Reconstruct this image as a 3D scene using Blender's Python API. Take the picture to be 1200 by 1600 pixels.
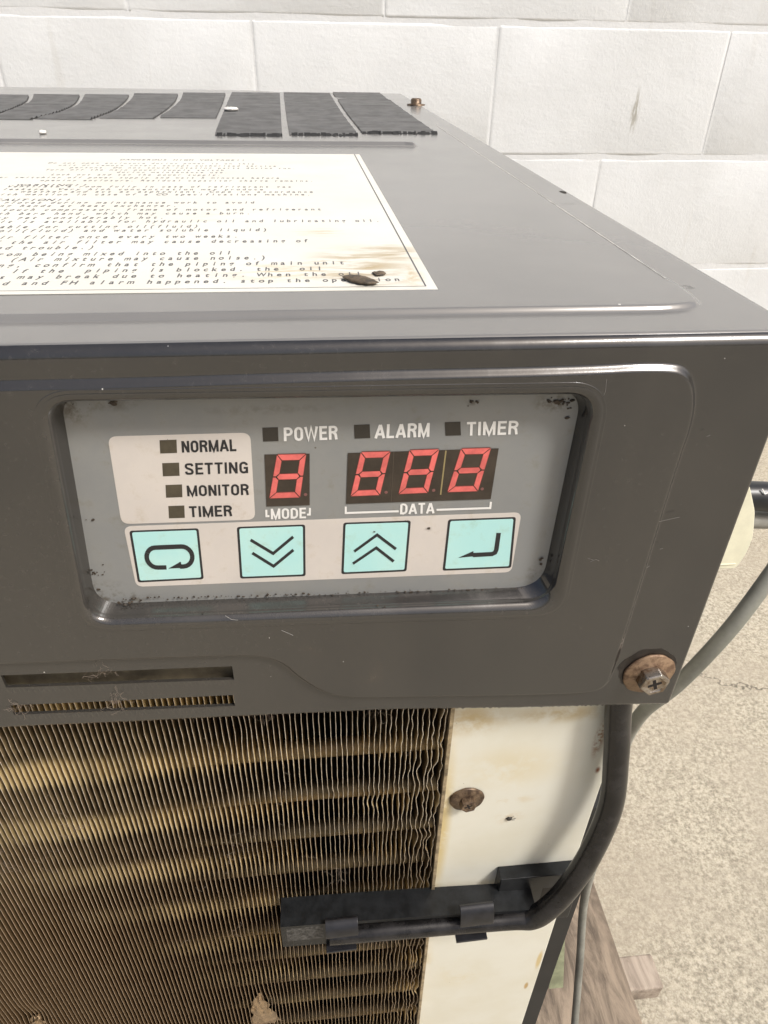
import bpy, math, random
import numpy as np
from mathutils import Vector, Matrix, Euler, noise
random.seed(7); rng = np.random.default_rng(7)
R = math.radians
sc = bpy.context.scene
for o in list(bpy.data.objects): bpy.data.objects.remove(o)

# ------------------------------------------------------------------ camera, sky, sun, exposure
# all lengths below are in millimetres, written to the meshes in metres; origin = top front edge of the unit
MM = 0.001
CAM = np.array([0.0, -110.0, 41.6])
VIEW = np.array([[0.99511656, -0.09715786, 0.01741801], [-0.04065205, -0.56420545, -0.82463302], [0.08994691, 0.8198979, -0.56539985]])  # rows: right, down, forward
FOC = 1081.27
cam = bpy.data.cameras.new('camera'); co = bpy.data.objects.new('camera', cam); sc.collection.objects.link(co)
rt, dn, fw = VIEW
co.matrix_world = Matrix(((rt[0], -dn[0], -fw[0], 0), (rt[1], -dn[1], -fw[1], CAM[1]*MM), (rt[2], -dn[2], -fw[2], CAM[2]*MM), (0, 0, 0, 1)))
cam.sensor_fit = 'VERTICAL'; cam.sensor_height = 32.0; cam.lens = FOC/1600*32.0
cam.clip_start = 0.005; cam.clip_end = 200
sc.camera = co
sc.render.resolution_x = 768; sc.render.resolution_y = 1024

SUN_EL, SUN_AZ = 52, 128          # azimuth clockwise from +Y (the wall side)
w = bpy.data.worlds.new('World'); sc.world = w; w.use_nodes = True
nt = w.node_tree; bg = nt.nodes['Background']
sky = nt.nodes.new('ShaderNodeTexSky'); sky.sky_type = 'NISHITA'; sky.sun_disc = False
sky.sun_elevation = R(SUN_EL); sky.sun_rotation = R(SUN_AZ); sky.air_density = 1.0; sky.dust_density = 6.0; sky.ozone_density = 0.3
nt.links.new(sky.outputs[0], bg.inputs[0]); bg.inputs[1].default_value = 0.105
sl = bpy.data.lights.new('sun', 'SUN'); sl.energy = 2.8; sl.angle = R(11); sl.color = (1.0, 0.985, 0.965)
so = bpy.data.objects.new('sun', sl); sc.collection.objects.link(so)
sd = Vector((math.sin(R(SUN_AZ))*math.cos(R(SUN_EL)), math.cos(R(SUN_AZ))*math.cos(R(SUN_EL)), math.sin(R(SUN_EL))))
so.rotation_euler = sd.to_track_quat('Z', 'Y').to_euler()
sc.view_settings.view_transform = 'Standard'; sc.view_settings.look = 'None'; sc.view_settings.gamma = 1
sc.view_settings.exposure = 0.22
try: sc.cycles.max_bounces = 8
except Exception: pass

# ------------------------------------------------------------------ survey helpers: a point seen in the photograph put on a real plane
def ray(px, py): return VIEW.T @ np.array([(px-600)/FOC, (py-800)/FOC, 1.0])
def onY(px, py, Y=0.0):
    r = ray(px, py); t = (Y-CAM[1])/r[1]; p = CAM+t*r; return (p[0], p[2])
def onZ(px, py, Z=0.0):
    r = ray(px, py); t = (Z-CAM[2])/r[2]; p = CAM+t*r; return (p[0], p[1])
def pY(px, py, Y=0.0): x, z = onY(px, py, Y); return (x, Y, z)
def pZ(px, py, Z=0.0): x, y = onZ(px, py, Z); return (x, y, Z)
def pT(px, py, t): return tuple(CAM+t*ray(px, py))

# ------------------------------------------------------------------ mesh helpers
def tag(o, label=None, cat=None, group=None, kind=None):
    if label: o['label'] = label
    if cat: o['category'] = cat
    if group: o['group'] = group
    if kind: o['kind'] = kind
    return o
def link(o, parent=None):
    sc.collection.objects.link(o)
    if parent: o.parent = parent
    return o
def empty(name, loc=(0, 0, 0)):
    o = bpy.data.objects.new(name, None); o.empty_display_size = 0.02; sc.collection.objects.link(o)
    o.location = Vector(loc)*MM; return o
def world_parent(o, p):
    o.parent = p; o.matrix_parent_inverse = Matrix.Translation(-Vector(wl(p))); return o
def wl(p):
    v = Vector(p.location)
    return v
class MB:
    def __init__(s): s.v = []; s.f = []
    def add(s, vs, fs):
        b = len(s.v); s.v += [tuple(v) for v in vs]; s.f += [tuple(b+i for i in f) for f in fs]
    def box(s, x0, x1, y0, y1, z0, z1):
        s.add([(x0,y0,z0),(x1,y0,z0),(x1,y1,z0),(x0,y1,z0),(x0,y0,z1),(x1,y0,z1),(x1,y1,z1),(x0,y1,z1)],
              [(0,3,2,1),(4,5,6,7),(0,1,5,4),(1,2,6,5),(2,3,7,6),(3,0,4,7)])
    def hexa(s, a, b):   # a: four corners, b: the matching four corners
        s.add(list(a)+list(b), [(0,3,2,1),(4,5,6,7),(0,1,5,4),(1,2,6,5),(2,3,7,6),(3,0,4,7)])
    def tube(s, pts, r, n=16, cap=True):
        pts = [Vector(p) for p in pts]; rs = r if hasattr(r, '__len__') else [r]*len(pts)
        ring = []; up = None; b = len(s.v)
        for i, p in enumerate(pts):
            d = (pts[min(i+1, len(pts)-1)]-pts[max(i-1, 0)]).normalized()
            if up is None: up = d.orthogonal().normalized()
            up = (up-d*up.dot(d)).normalized(); sd_ = d.cross(up)
            for k in range(n):
                a = 2*math.pi*k/n; s.v.append(tuple(p+(up*math.cos(a)+sd_*math.sin(a))*rs[i]))
        for i in range(len(pts)-1):
            for k in range(n):
                a = b+i*n+k; c = b+i*n+(k+1) % n; s.f.append((a, c, c+n, a+n))
        if cap:
            s.f.append(tuple(b+k for k in range(n))[::-1]); s.f.append(tuple(b+(len(pts)-1)*n+k for k in range(n)))
    def build(s, name, m, parent=None, smooth=False, bevel=0, angle=35):
        me = bpy.data.meshes.new(name); me.from_pydata([(x*MM, y*MM, z*MM) for x, y, z in s.v], [], s.f)
        me.materials.append(m); me.update()
        o = bpy.data.objects.new(name, me); sc.collection.objects.link(o)
        if parent: world_parent(o, top_of(parent)) if parent.parent is None else nest(o, parent)
        if smooth: me.polygons.foreach_set('use_smooth', [True]*len(me.polygons))
        if bevel:
            md = o.modifiers.new('bevel', 'BEVEL'); md.width = bevel*MM; md.segments = 3; md.limit_method = 'ANGLE'; md.angle_limit = R(angle)
            me.polygons.foreach_set('use_smooth', [True]*len(me.polygons))
            wn = o.modifiers.new('wn', 'WEIGHTED_NORMAL'); wn.keep_sharp = False
        return o
def top_of(p): return p
def nest(o, p):
    o.parent = p
    M = Matrix.Identity(4); q = p
    chain = []
    while q is not None: chain.append(q); q = q.parent
    W = Matrix.Identity(4)
    for q in reversed(chain): W = W @ q.matrix_parent_inverse @ q.matrix_basis if q.parent else W @ q.matrix_basis
    o.matrix_parent_inverse = W.inverted(); return o
def np_mesh(name, V, F, m, parent=None, smooth=True):
    V = np.asarray(V, dtype=np.float32)*MM; F = np.asarray(F, dtype=np.int32)
    me = bpy.data.meshes.new(name)
    me.vertices.add(len(V)); me.vertices.foreach_set('co', V.ravel())
    me.loops.add(F.size); me.loops.foreach_set('vertex_index', F.ravel())
    me.polygons.add(len(F)); me.polygons.foreach_set('loop_start', np.arange(0, F.size, F.shape[1], dtype=np.int32))
    me.polygons.foreach_set('use_smooth', np.ones(len(F), dtype=bool) if smooth else np.zeros(len(F), dtype=bool))
    me.update(calc_edges=True); me.validate(); me.materials.append(m)
    o = bpy.data.objects.new(name, me); sc.collection.objects.link(o)
    if parent: nest(o, parent)
    return o
def spline(pts, n=8, closed=False):
    P = [np.array(p, float) for p in pts]; out = []; L = len(P)
    for i in range(L if closed else L-1):
        p0 = P[(i-1) % L] if closed or i > 0 else P[0]; p1 = P[i]; p2 = P[(i+1) % L]; p3 = P[(i+2) % L] if closed or i+2 < L else P[-1]
        for k in range(n):
            t = k/n
            out.append(0.5*((2*p1)+(-p0+p2)*t+(2*p0-5*p1+4*p2-p3)*t*t+(-p0+3*p1-3*p2+p3)*t**3))
    if not closed: out.append(P[-1])
    return out
def chaikin(P, n=3):
    P = [np.array(p, float) for p in P]
    for _ in range(n):
        Q = []
        for i in range(len(P)):
            a, b = P[i], P[(i+1) % len(P)]; Q += [a*.75+b*.25, a*.25+b*.75]
        P = Q
    return P
def sdf_poly(X, Y, P):    # positive inside
    P = [np.array(p, float) for p in P]; d = np.full(X.shape, 1e9); ins = np.zeros(X.shape, bool)
    for i in range(len(P)):
        a, b = P[i], P[(i+1) % len(P)]; e = b-a; L = e@e+1e-12
        t = np.clip(((X-a[0])*e[0]+(Y-a[1])*e[1])/L, 0, 1)
        d = np.minimum(d, (X-a[0]-t*e[0])**2+(Y-a[1]-t*e[1])**2)
        c = ((a[1] > Y) != (b[1] > Y)); 
        if abs(e[1]) > 1e-12: ins ^= c & (X < e[0]*(Y-a[1])/e[1]+a[0])
    d = np.sqrt(d); return np.where(ins, d, -d)
def ss(t): t = np.clip(t, 0, 1); return t*t*(3-2*t)
def round_poly(q, rad, n=6):      # q: convex corners; returns a rounded outline
    q = [np.array(p, float) for p in q]; out = []; N = len(q)
    for i in range(N):
        p, a, b = q[i], q[i-1], q[(i+1) % N]
        u = (a-p)/np.linalg.norm(a-p); v = (b-p)/np.linalg.norm(b-p); r_ = rad[i] if hasattr(rad, '__len__') else rad
        A, B = p+u*r_, p+v*r_
        for k in range(n+1):
            t = k/n; out.append((1-t)**2*A+2*t*(1-t)*p+t*t*B)
    return out

# ------------------------------------------------------------------ material helpers
class NM:
    def __init__(s, name):
        s.m = bpy.data.materials.new(name); s.m.use_nodes = True; s.t = s.m.node_tree; s.b = s.t.nodes['Principled BSDF']
        g = s.t.nodes.new('ShaderNodeNewGeometry'); s.pos = g.outputs['Position']
    def n(s, typ, **k):
        nd = s.t.nodes.new(typ)
        for a, v in k.items(): setattr(nd, a, v)
        return nd
    def L(s, a, b): s.t.links.new(a, b)
    def put(s, sock, v):
        if hasattr(v, 'is_linked') or isinstance(v, bpy.types.NodeSocket): s.L(v, sock)
        elif isinstance(v, (tuple, list)) and len(v) == 3 and len(sock.default_value) == 4: sock.default_value = (*v, 1)
        else: sock.default_value = v
    def mapping(s, scale=(1, 1, 1), rot=(0, 0, 0), loc=(0, 0, 0), src=None):
        mp = s.n('ShaderNodeMapping'); mp.inputs['Scale'].default_value = scale; mp.inputs['Rotation'].default_value = rot; mp.inputs['Location'].default_value = loc
        s.L(src or s.pos, mp.inputs[0]); return mp.outputs[0]
    def noise(s, scale, detail=4, rough=.6, vec=None, dist=0):
        n_ = s.n('ShaderNodeTexNoise'); n_.inputs['Scale'].default_value = scale; n_.inputs['Detail'].default_value = detail
        n_.inputs['Roughness'].default_value = rough; n_.inputs['Distortion'].default_value = dist; s.L(vec or s.pos, n_.inputs['Vector']); return n_.outputs[0]
    def voro(s, scale, vec=None, feature='F1'):
        n_ = s.n('ShaderNodeTexVoronoi', feature=feature); n_.inputs['Scale'].default_value = scale; s.L(vec or s.pos, n_.inputs['Vector']); return n_
    def ramp(s, fac, a, b, c0=(0, 0, 0), c1=(1, 1, 1)):
        r_ = s.n('ShaderNodeMapRange'); r_.interpolation_type = 'SMOOTHSTEP'
        r_.inputs['From Min'].default_value = a; r_.inputs['From Max'].default_value = b; s.L(fac, r_.inputs['Value']); return r_.outputs[0]
    def math(s, op, a, b=0.0, c=None, clamp=False):
        m_ = s.n('ShaderNodeMath', operation=op); m_.use_clamp = clamp; s.put(m_.inputs[0], a); s.put(m_.inputs[1], b)
        if c is not None: s.put(m_.inputs[2], c)
        return m_.outputs[0]
    def mix(s, fac, a, b):
        m_ = s.n('ShaderNodeMix', data_type='RGBA'); s.put(m_.inputs[0], fac); s.put(m_.inputs[6], a); s.put(m_.inputs[7], b); return m_.outputs[2]
    def blob(s, c, r, soft=1.0):      # 1 near world point c (mm), falls to 0 at radius r (mm, may be a 3-tuple)
        r = r if hasattr(r, '__len__') else (r, r, r)
        mp = s.mapping(scale=(1/(r[0]*MM), 1/(r[1]*MM), 1/(r[2]*MM)), loc=(-c[0]/r[0], -c[1]/r[1], -c[2]/r[2]))
        l = s.n('ShaderNodeVectorMath', operation='LENGTH'); s.L(mp, l.inputs[0]); return s.ramp(l.outputs['Value'], 1.0, 1.0-soft)
    def bump(s, h, strength=.3, dist=.0002, prev=None):
        b_ = s.n('ShaderNodeBump'); b_.inputs['Strength'].default_value = strength; b_.inputs['Distance'].default_value = dist; s.L(h, b_.inputs['Height'])
        if prev is not None: s.L(prev, b_.inputs['Normal'])
        return b_.outputs[0]
    def out(s, color, rough=.5, metal=0.0, normal=None, spec=None, coat=None, emit=None):
        s.put(s.b.inputs['Base Color'], color); s.put(s.b.inputs['Roughness'], rough); s.put(s.b.inputs['Metallic'], metal)
        if normal is not None: s.L(normal, s.b.inputs['Normal'])
        if spec is not None: s.put(s.b.inputs['Specular IOR Level'], spec)
        if coat is not None: s.put(s.b.inputs['Coat Weight'], coat); s.b.inputs['Coat Roughness'].default_value = .15
        if emit is not None: s.put(s.b.inputs['Emission Color'], emit[0]); s.b.inputs['Emission Strength'].default_value = emit[1]
        return s.m

def paint_mat():
    a = NM('charcoal_paint')
    n1 = a.noise(14, 5, .6); n2 = a.noise(900, 4, .7); n3 = a.noise(60, 6, .65)
    v = a.voro(75); sp = a.math('LESS_THAN', v.outputs['Distance'], .012)
    v2 = a.voro(210); sp2 = a.math('LESS_THAN', v2.outputs['Distance'], .022)
    keep = a.math('GREATER_THAN', a.noise(24, 2), .53); sp2 = a.math('MULTIPLY', sp2, keep)
    spk = a.math('MAXIMUM', sp, sp2)
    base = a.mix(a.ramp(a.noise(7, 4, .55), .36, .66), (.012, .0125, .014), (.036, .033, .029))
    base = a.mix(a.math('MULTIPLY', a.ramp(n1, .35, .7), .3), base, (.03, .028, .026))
    base = a.mix(a.math('MULTIPLY', a.ramp(n2, .5, .85), .25), base, (.12, .112, .1))
    # brown dried dirt, mostly thin
    base = a.mix(a.math('MULTIPLY', a.ramp(n3, .62, .8), .35), base, (.10, .075, .05))
    base = a.mix(spk, base, (.62, .6, .56))
    sm = a.ramp(a.noise(22, 5, .62, vec=a.mapping(scale=(1, 1, .45), rot=(0, .5, 0)), dist=1.2), .48, .7)
    base = a.mix(a.math('MULTIPLY', sm, .25), base, (.050, .045, .038))
    ro = a.math('ADD', .10, a.math('MULTIPLY', n3, .10)); ro = a.math('ADD', ro, a.math('MULTIPLY', sm, .10)); ro = a.math('ADD', ro, a.math('MULTIPLY', spk, .4))
    nb = a.bump(a.noise(1600, 3, .6), .10, .00006); nb = a.bump(a.noise(160, 2, .5), .05, .0004, nb)
    a.b.inputs['IOR'].default_value = 1.85
    return a.out(base, ro, 0, nb, spec=.5)
PAINT = paint_mat()
def paint_top():
    a = NM('dusty_charcoal_paint')
    n1 = a.noise(9, 5, .6); n2 = a.noise(1100, 4, .7); n3 = a.noise(30, 6, .65)
    v = a.voro(60); sp = a.math('LESS_THAN', v.outputs['Distance'], .016)
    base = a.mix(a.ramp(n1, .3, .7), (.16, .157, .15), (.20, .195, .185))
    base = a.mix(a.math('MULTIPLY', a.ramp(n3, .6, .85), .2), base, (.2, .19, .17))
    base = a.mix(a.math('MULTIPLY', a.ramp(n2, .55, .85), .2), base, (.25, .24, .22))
    for c, r_ in (((*onZ(883, 300), 0), (3.0, 5, 3)), ((*onZ(897, 319), 0), (7, 1.2, 3)), ((*onZ(1075, 450), 0), (1.5, 2, 3)), ((*onZ(845, 312), 0), (3, 1, 3))):
        base = a.mix(a.math('MULTIPLY', a.blob(c, r_, .6), a.ramp(a.noise(500, 3), .4, .6)), base, (.03, .028, .025))
    base = a.mix(sp, base, (.7, .68, .62))
    nb = a.bump(a.noise(1500, 3, .6), .06, .00005)
    return a.out(base, a.math('ADD', .12, a.math('MULTIPLY', n3, .12)), 0, nb, spec=1.0)
PAINT_TOP = paint_top()
def simple(name, col, rough=.5, metal=0., nscale=None, amp=.2, bump=0, bscale=800, spec=None, emit=None, col2=None):
    a = NM(name); c = col
    if nscale: c = a.mix(a.ramp(a.noise(nscale, 5, .65), .3, .7), tuple(x*(1-amp) for x in col), col2 or tuple(min(1, x*(1+amp)) for x in col))
    nb = a.bump(a.noise(bscale, 4, .6), bump, .0001) if bump else None
    return a.out(c, rough, metal, nb, spec, emit=emit)
BLACK_PLASTIC = simple('black_plastic', (.014, .014, .016), .34, 0, 300, .35, .12, 900)
SATIN_BLACK = simple('cable_black', (.016, .015, .015), .27, 0, 160, .6, .25, 500, spec=.4)
BRACKET_TOP = simple('bracket_black', (.010, .011, .012), .31, 0, 250, .4, .15, 1500, spec=.25)
DARK_VOID = simple('dark_inside', (.02, .015, .010), .8, 0, 200, .4)
BANDS = [1183, 1248, 1313, 1378, 1433, 1492, 1550, 1608]
BZ = [onY(420, b, 7.0)[1] for b in BANDS]; BD = (BZ[-1]-BZ[0])/7
def fin_mat():
    a = NM('fin_aluminium'); n1 = a.noise(130, 5, .7); n2 = a.noise(1500, 3, .7)
    base = a.mix(a.ramp(n1, .35, .68), (.20, .145, .075), (.075, .048, .023))
    base = a.mix(a.math('MULTIPLY', a.ramp(n2, .55, .8), .5), base, (.12, .08, .04))
    # gap shade painted browner low down; brassy bands painted as glints off tube collars
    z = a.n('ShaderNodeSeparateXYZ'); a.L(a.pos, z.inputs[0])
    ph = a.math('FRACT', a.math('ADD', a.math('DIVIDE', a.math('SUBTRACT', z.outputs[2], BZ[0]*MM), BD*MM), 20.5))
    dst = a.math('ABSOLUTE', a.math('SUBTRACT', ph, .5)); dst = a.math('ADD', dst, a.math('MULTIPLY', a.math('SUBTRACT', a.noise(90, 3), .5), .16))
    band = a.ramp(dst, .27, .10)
    q = a.math('ADD', z.outputs[0], a.math('MULTIPLY', z.outputs[2], .55))     # the painted glints fade out low on the left
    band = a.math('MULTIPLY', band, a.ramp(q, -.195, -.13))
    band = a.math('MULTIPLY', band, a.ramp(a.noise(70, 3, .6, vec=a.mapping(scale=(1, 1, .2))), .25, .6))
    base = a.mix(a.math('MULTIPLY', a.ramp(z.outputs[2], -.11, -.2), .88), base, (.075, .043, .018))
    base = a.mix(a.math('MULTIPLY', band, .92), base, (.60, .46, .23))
    return a.out(base, .45, .25, a.bump(n2, .25, .0001))
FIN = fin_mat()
def fin_edge():
    a = NM('fin_edge'); z = a.n('ShaderNodeSeparateXYZ'); a.L(a.pos, z.inputs[0])
    base = a.mix(a.ramp(a.noise(600, 3, .7), .35, .7), (.84, .76, .63), (.52, .42, .29))  # front edges painted paler than the sides for the light they catch
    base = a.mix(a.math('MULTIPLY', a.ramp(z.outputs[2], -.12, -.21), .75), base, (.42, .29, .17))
    return a.out(base, .42, .35)
FINEDGE = fin_edge()
TUBE = simple('tube_metal', (.34, .25, .125), .5, .35, 200, .35, .3, 500)
def cream_mat():
    a = NM('cream_paint')
    n1 = a.noise(35, 5, .6)
    base = a.mix(a.ramp(n1, .35, .75), (.73, .715, .62), (.68, .65, .53))
    def stain(c, r_, col, amt, lo=.42, hi=.62, sc_=180, soft=.9):
        nonlocal base
        base = a.mix(a.math('MULTIPLY', a.math('MULTIPLY', a.blob(c, r_, soft), a.ramp(a.noise(sc_, 6, .7), lo, hi)), amt), base, col)
    Y = 8
    stain(pY(735, 1125, Y), (15, 6, 9), (.55, .42, .20), .85, .3, .6, 140); stain(pY(880, 1115, Y), (20, 6, 5), (.52, .40, .19), .8, .32, .6, 140)
    stain(pY(690, 1300, Y), (3.6, 6, 55), (.60, .48, .22), .9, .2, .5); stain(pY(800, 1200, Y), (22, 6, 14), (.66, .57, .36), .6, .4, .6, 60); stain(pY(720, 1520, Y), (14, 6, 18), (.66, .58, .38), .5, .4, .6, 60)
    stain(pY(936, 1155, Y), (2.0, 6, 11), (.33, .14, .04), .95, .42, .55, 500)
    stain(pY(934, 1203, Y), (1.1, 6, 2.2), (.20, .06, .015), 1, .2, .4, 300)
    stain(pY(800, 1250, Y), (11, 6, 3), (.62, .5, .3), .5, .42, .6, 120)
    stain(pY(795, 1278, Y), (6, 6, 5), (.6, .47, .28), .5, .45, .6, 260)
    stain(pY(842, 1500, Y), (1.3, 6, 10), (.60, .46, .20), .9, .2, .4, 300, .6); stain(pY(822, 1540, Y), (1.1, 6, 4), (.45, .28, .08), .9, .2, .4, 300, .6); stain(pY(660, 1500, Y), (5, 6, 20), (.62, .5, .26), .6, .4, .62, 90)
    stain(pY(728, 1248, Y), (6, 6, 5), (.5, .33, .15), .7, .35, .6, 300)
    v = a.voro(120); base = a.mix(a.math('MULTIPLY', a.math('LESS_THAN', v.outputs['Distance'], .02), .7), base, (.2, .14, .07))
    nb = a.bump(a.noise(1500, 3, .6), .12, .0001)
    return a.out(base, .42, 0, nb)
CREAM = cream_mat()
def rust(name, c1=(.29, .195, .12), c2=(.13, .075, .045), metal=.35, rough=.5):
    a = NM(name); n1 = a.noise(420, 6, .7); n2 = a.noise(1600, 4, .7)
    base = a.mix(a.ramp(n1, .4, .62), c1, c2); base = a.mix(a.ramp(n2, .58, .75), base, (.05, .03, .02))
    return a.out(base, rough, metal, a.bump(n1, .6, .0002))
RUST = rust('rusty_flange'); RUSTDARK = rust('dark_rust', (.20, .14, .09), (.07, .045, .03), .5, .4)
ZINC = rust('bolt_zinc', (.42, .38, .33), (.2, .14, .09), .85, .25)

# ------------------------------------------------------------------ ground and wall
GZ = -720.0; WY = 1240.0
def ground_mat():
    a = NM('concrete_ground')
    n1 = a.noise(9, 6, .65); n2 = a.noise(230, 7, .74); n3 = a.noise(600, 4, .6); n4 = a.noise(2.2, 4, .6)
    base = a.mix(a.ramp(n2, .32, .68), (.22, .195, .145), (.57, .52, .41))
    base = a.mix(a.math('MULTIPLY', a.ramp(n1, .4, .68), .5), base, (.40, .355, .28))
    base = a.mix(a.math('MULTIPLY', a.ramp(n4, .42, .66), .35), base, (.36, .31, .235))
    base = a.mix(a.math('MULTIPLY', a.ramp(n3, .56, .74), .4), base, (.13, .105, .075))
    base = a.mix(a.math('MULTIPLY', a.ramp(a.noise(260, 4, .6, vec=a.mapping(loc=(3, 1, 0))), .58, .72), .5), base, (.60, .56, .47))
    # hairline crack
    x = a.n('ShaderNodeSeparateXYZ'); a.L(a.pos, x.inputs[0])
    nz = a.noise(9, 5, .7); y0 = a.math('ADD', a.math('MULTIPLY', x.outputs[0], -.35), a.math('MULTIPLY', nz, .10))
    gx, gy = onZ(1130, 1070, GZ)
    d = a.math('ABSOLUTE', a.math('SUBTRACT', x.outputs[1], a.math('ADD', y0, gy*MM+gx*MM*.35-.05)))
    crack = a.math('MULTIPLY', a.ramp(d, .0022, .0004), a.ramp(a.noise(12, 3), .35, .42))
    base = a.mix(a.math('MULTIPLY', crack, .7), base, (.07, .06, .045))
    h = a.math('ADD', a.math('MULTIPLY', n2, .6), a.math('MULTIPLY', n3, .4))
    return a.out(base, .85, 0, a.bump(h, .55, .003))
g = MB(); g.add([(-30000, -30000, GZ), (30000, -30000, GZ), (30000, 30000, GZ), (-30000, 30000, GZ)], [(0, 1, 2, 3)])
tag(g.build('ground', ground_mat()), kind='structure')
def wall_mat(name, base_c, rough=.6):
    a = NM(name)
    n1 = a.noise(3.5, 5, .6); n2 = a.noise(60, 5, .6, vec=a.mapping(scale=(.7, 1, 1.3))); n3 = a.noise(11, 4, .55)
    base = a.mix(a.ramp(n1, .35, .7), base_c, tuple(c*.93 for c in base_c))
    mk = a.math('MULTIPLY', a.blob((pY(992, 175, WY)), (10, 40, 48), .8), a.ramp(a.noise(60, 4, .6, vec=a.mapping(scale=(4, 1, .5))), .47, .6))
    base = a.mix(a.math('MULTIPLY', mk, .75), base, (.33, .31, .25))
    drip = a.math('MULTIPLY', a.ramp(a.noise(9, 3, .5, vec=a.mapping(scale=(3, 1, .35))), .62, .72), .18)
    base = a.mix(drip, base, (.55, .53, .47))
    h = a.math('ADD', a.math('MULTIPLY', n2, .35), a.math('MULTIPLY', n3, .65))
    nb = a.bump(h, .27, .006); nb = a.bump(a.noise(240, 4, .6), .3, .0012, nb)
    return a.out(base, rough, 0, nb)
WALLP = wall_mat('white_block_paint', (.78, .80, .805)); MORT = wall_mat('white_joint_paint', (.77, .785, .79))
wall = empty('block_wall', (0, WY, GZ)); tag(wall, 'white painted concrete block wall standing behind the grey machine', 'wall')
def block_mesh(wd, hgt, i):
    V = []; F = []; nx, nz = 10, 5; r_ = random.Random(i)
    e = 5.0
    xs = [-wd/2, -wd/2+e*.4, -wd/2+e]+[-wd/2+e+(wd-2*e)*k/6 for k in range(1, 6)]+[wd/2-e, wd/2-e*.4, wd/2]
    zs = [-hgt/2, -hgt/2+e*.4, -hgt/2+e, 0, hgt/2-e, hgt/2-e*.4, hgt/2]
    for z in zs:
        for x in xs:
            mz = hgt/2-abs(z); mx = wd/2-abs(x); y = max(0 if mz >= e else (.5 if mz > 0 else 2.4), 0 if mx >= e else (.15 if mx > 0 else .6))
            V.append((x+r_.uniform(-.6, .6), y+r_.uniform(-.6, .6), z+r_.uniform(-.6, .6)))
    n = len(xs)
    for j in range(len(zs)-1):
        for k in range(n-1): a = j*n+k; F.append((a, a+1, a+n+1, a+n))
    me = bpy.data.meshes.new('block'); me.from_pydata([(x*MM, y*MM, z*MM) for x, y, z in V], [], F); me.materials.append(WALLP)
    me.polygons.foreach_set('use_smooth', [True]*len(F)); return me
bm_ = [block_mesh(395.5, 190, i) for i in range(5)]
zj = onY(800, 245, WY)[1]                      # height of one bed joint; the courses follow from it
x_even = onY(772, 130, WY)[0]; x_odd = onY(200, 20, WY)[0]
COURSE, BLK = 195.0, 398.0
for r_ in range(-5, 8):
    z0 = zj+r_*COURSE
    xb = x_even if r_ % 2 == 0 else x_odd
    for k in range(-4, 5):
        xc = xb+BLK*(k+.5)
        if xc < -1500 or xc > 2000: continue
        o = bpy.data.objects.new('block', bm_[(r_*3+k*7) % 5]); sc.collection.objects.link(o)
        o.parent = wall; o.location = (xc*MM, 0, (z0+COURSE/2-GZ)*MM)
m = MB(); m.box(-1900, 2500, WY+.7, WY+120, GZ-40, zj+8*COURSE-2); m.build('mortar', MORT, wall)

# ------------------------------------------------------------------ the machine
SIDE = 86.5; LEFT = -265.0; DEPTH = 612.0
unit = empty('oil_cooling_unit', (-90, 300, -620))
tag(unit, 'grey metal oil cooling unit with a keypad window, finned coil and cream side frame', 'cooling unit')

# front cover: one pressed sheet as a height field
YS = 3.6                                       # depth of the keypad sheet behind the cover
lip = round_poly([onY(*p, 0) for p in [(59, 617), (942, 603), (872, 952), (136, 974)]], [6.0, 6.5, 5.5, 5.5], 18)
floor_ = round_poly([onY(*p, YS) for p in [(95, 621), (910, 611), (846, 916), (150, 944)]], [3.6, 5.0, 6.5, 6.0], 18)
ridge = chaikin([onY(*p, 0) for p in [(-3000, 680), (-100, 598), (200, 592), (500, 582), (900, 573), (1030, 566), (1082, 574), (1090, 640), (1060, 725), (1010, 885), (962, 1040), (945, 1078), (880, 1084), (640, 1088), (525, 1090), (470, 1062), (430, 1024), (340, 1024), (0, 1036), (-400, 1052), (-3000, 1140)]], 3)
def zb(x):                                      # lower edge of the cover
    return np.interp(x, [-265, -75, 13, 45, 85.6], [-88.0, -90.0, -92.6, -95.1, -97.7])
s1 = (onY(5, 1064)[0], onY(364, 1050)[0]); s2 = (onY(19, 1110)[0], onY(366, 1095)[0])
def slotz(px0, py0, px1, py1): a = onY(px0, py0); b = onY(px1, py1); return lambda x: a[1]+(b[1]-a[1])*(x-a[0])/(b[0]-a[0])
t1, b1_ = slotz(5, 1055, 364, 1041), slotz(20, 1074, 364, 1062)
t2, b2_ = slotz(18, 1102, 366, 1086), slotz(20, 1117, 366, 1103)
xs = np.concatenate([np.arange(LEFT, -84, 6.0), np.arange(-84, SIDE, .27), [SIDE]])
ys_rows = np.concatenate([np.linspace(0, -2.5, 16), np.arange(-2.8, -98, -.27)])
for e in (s1[0], s1[1], s2[0], s2[1]): xs[np.argmin(abs(xs-e))] = e
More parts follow.
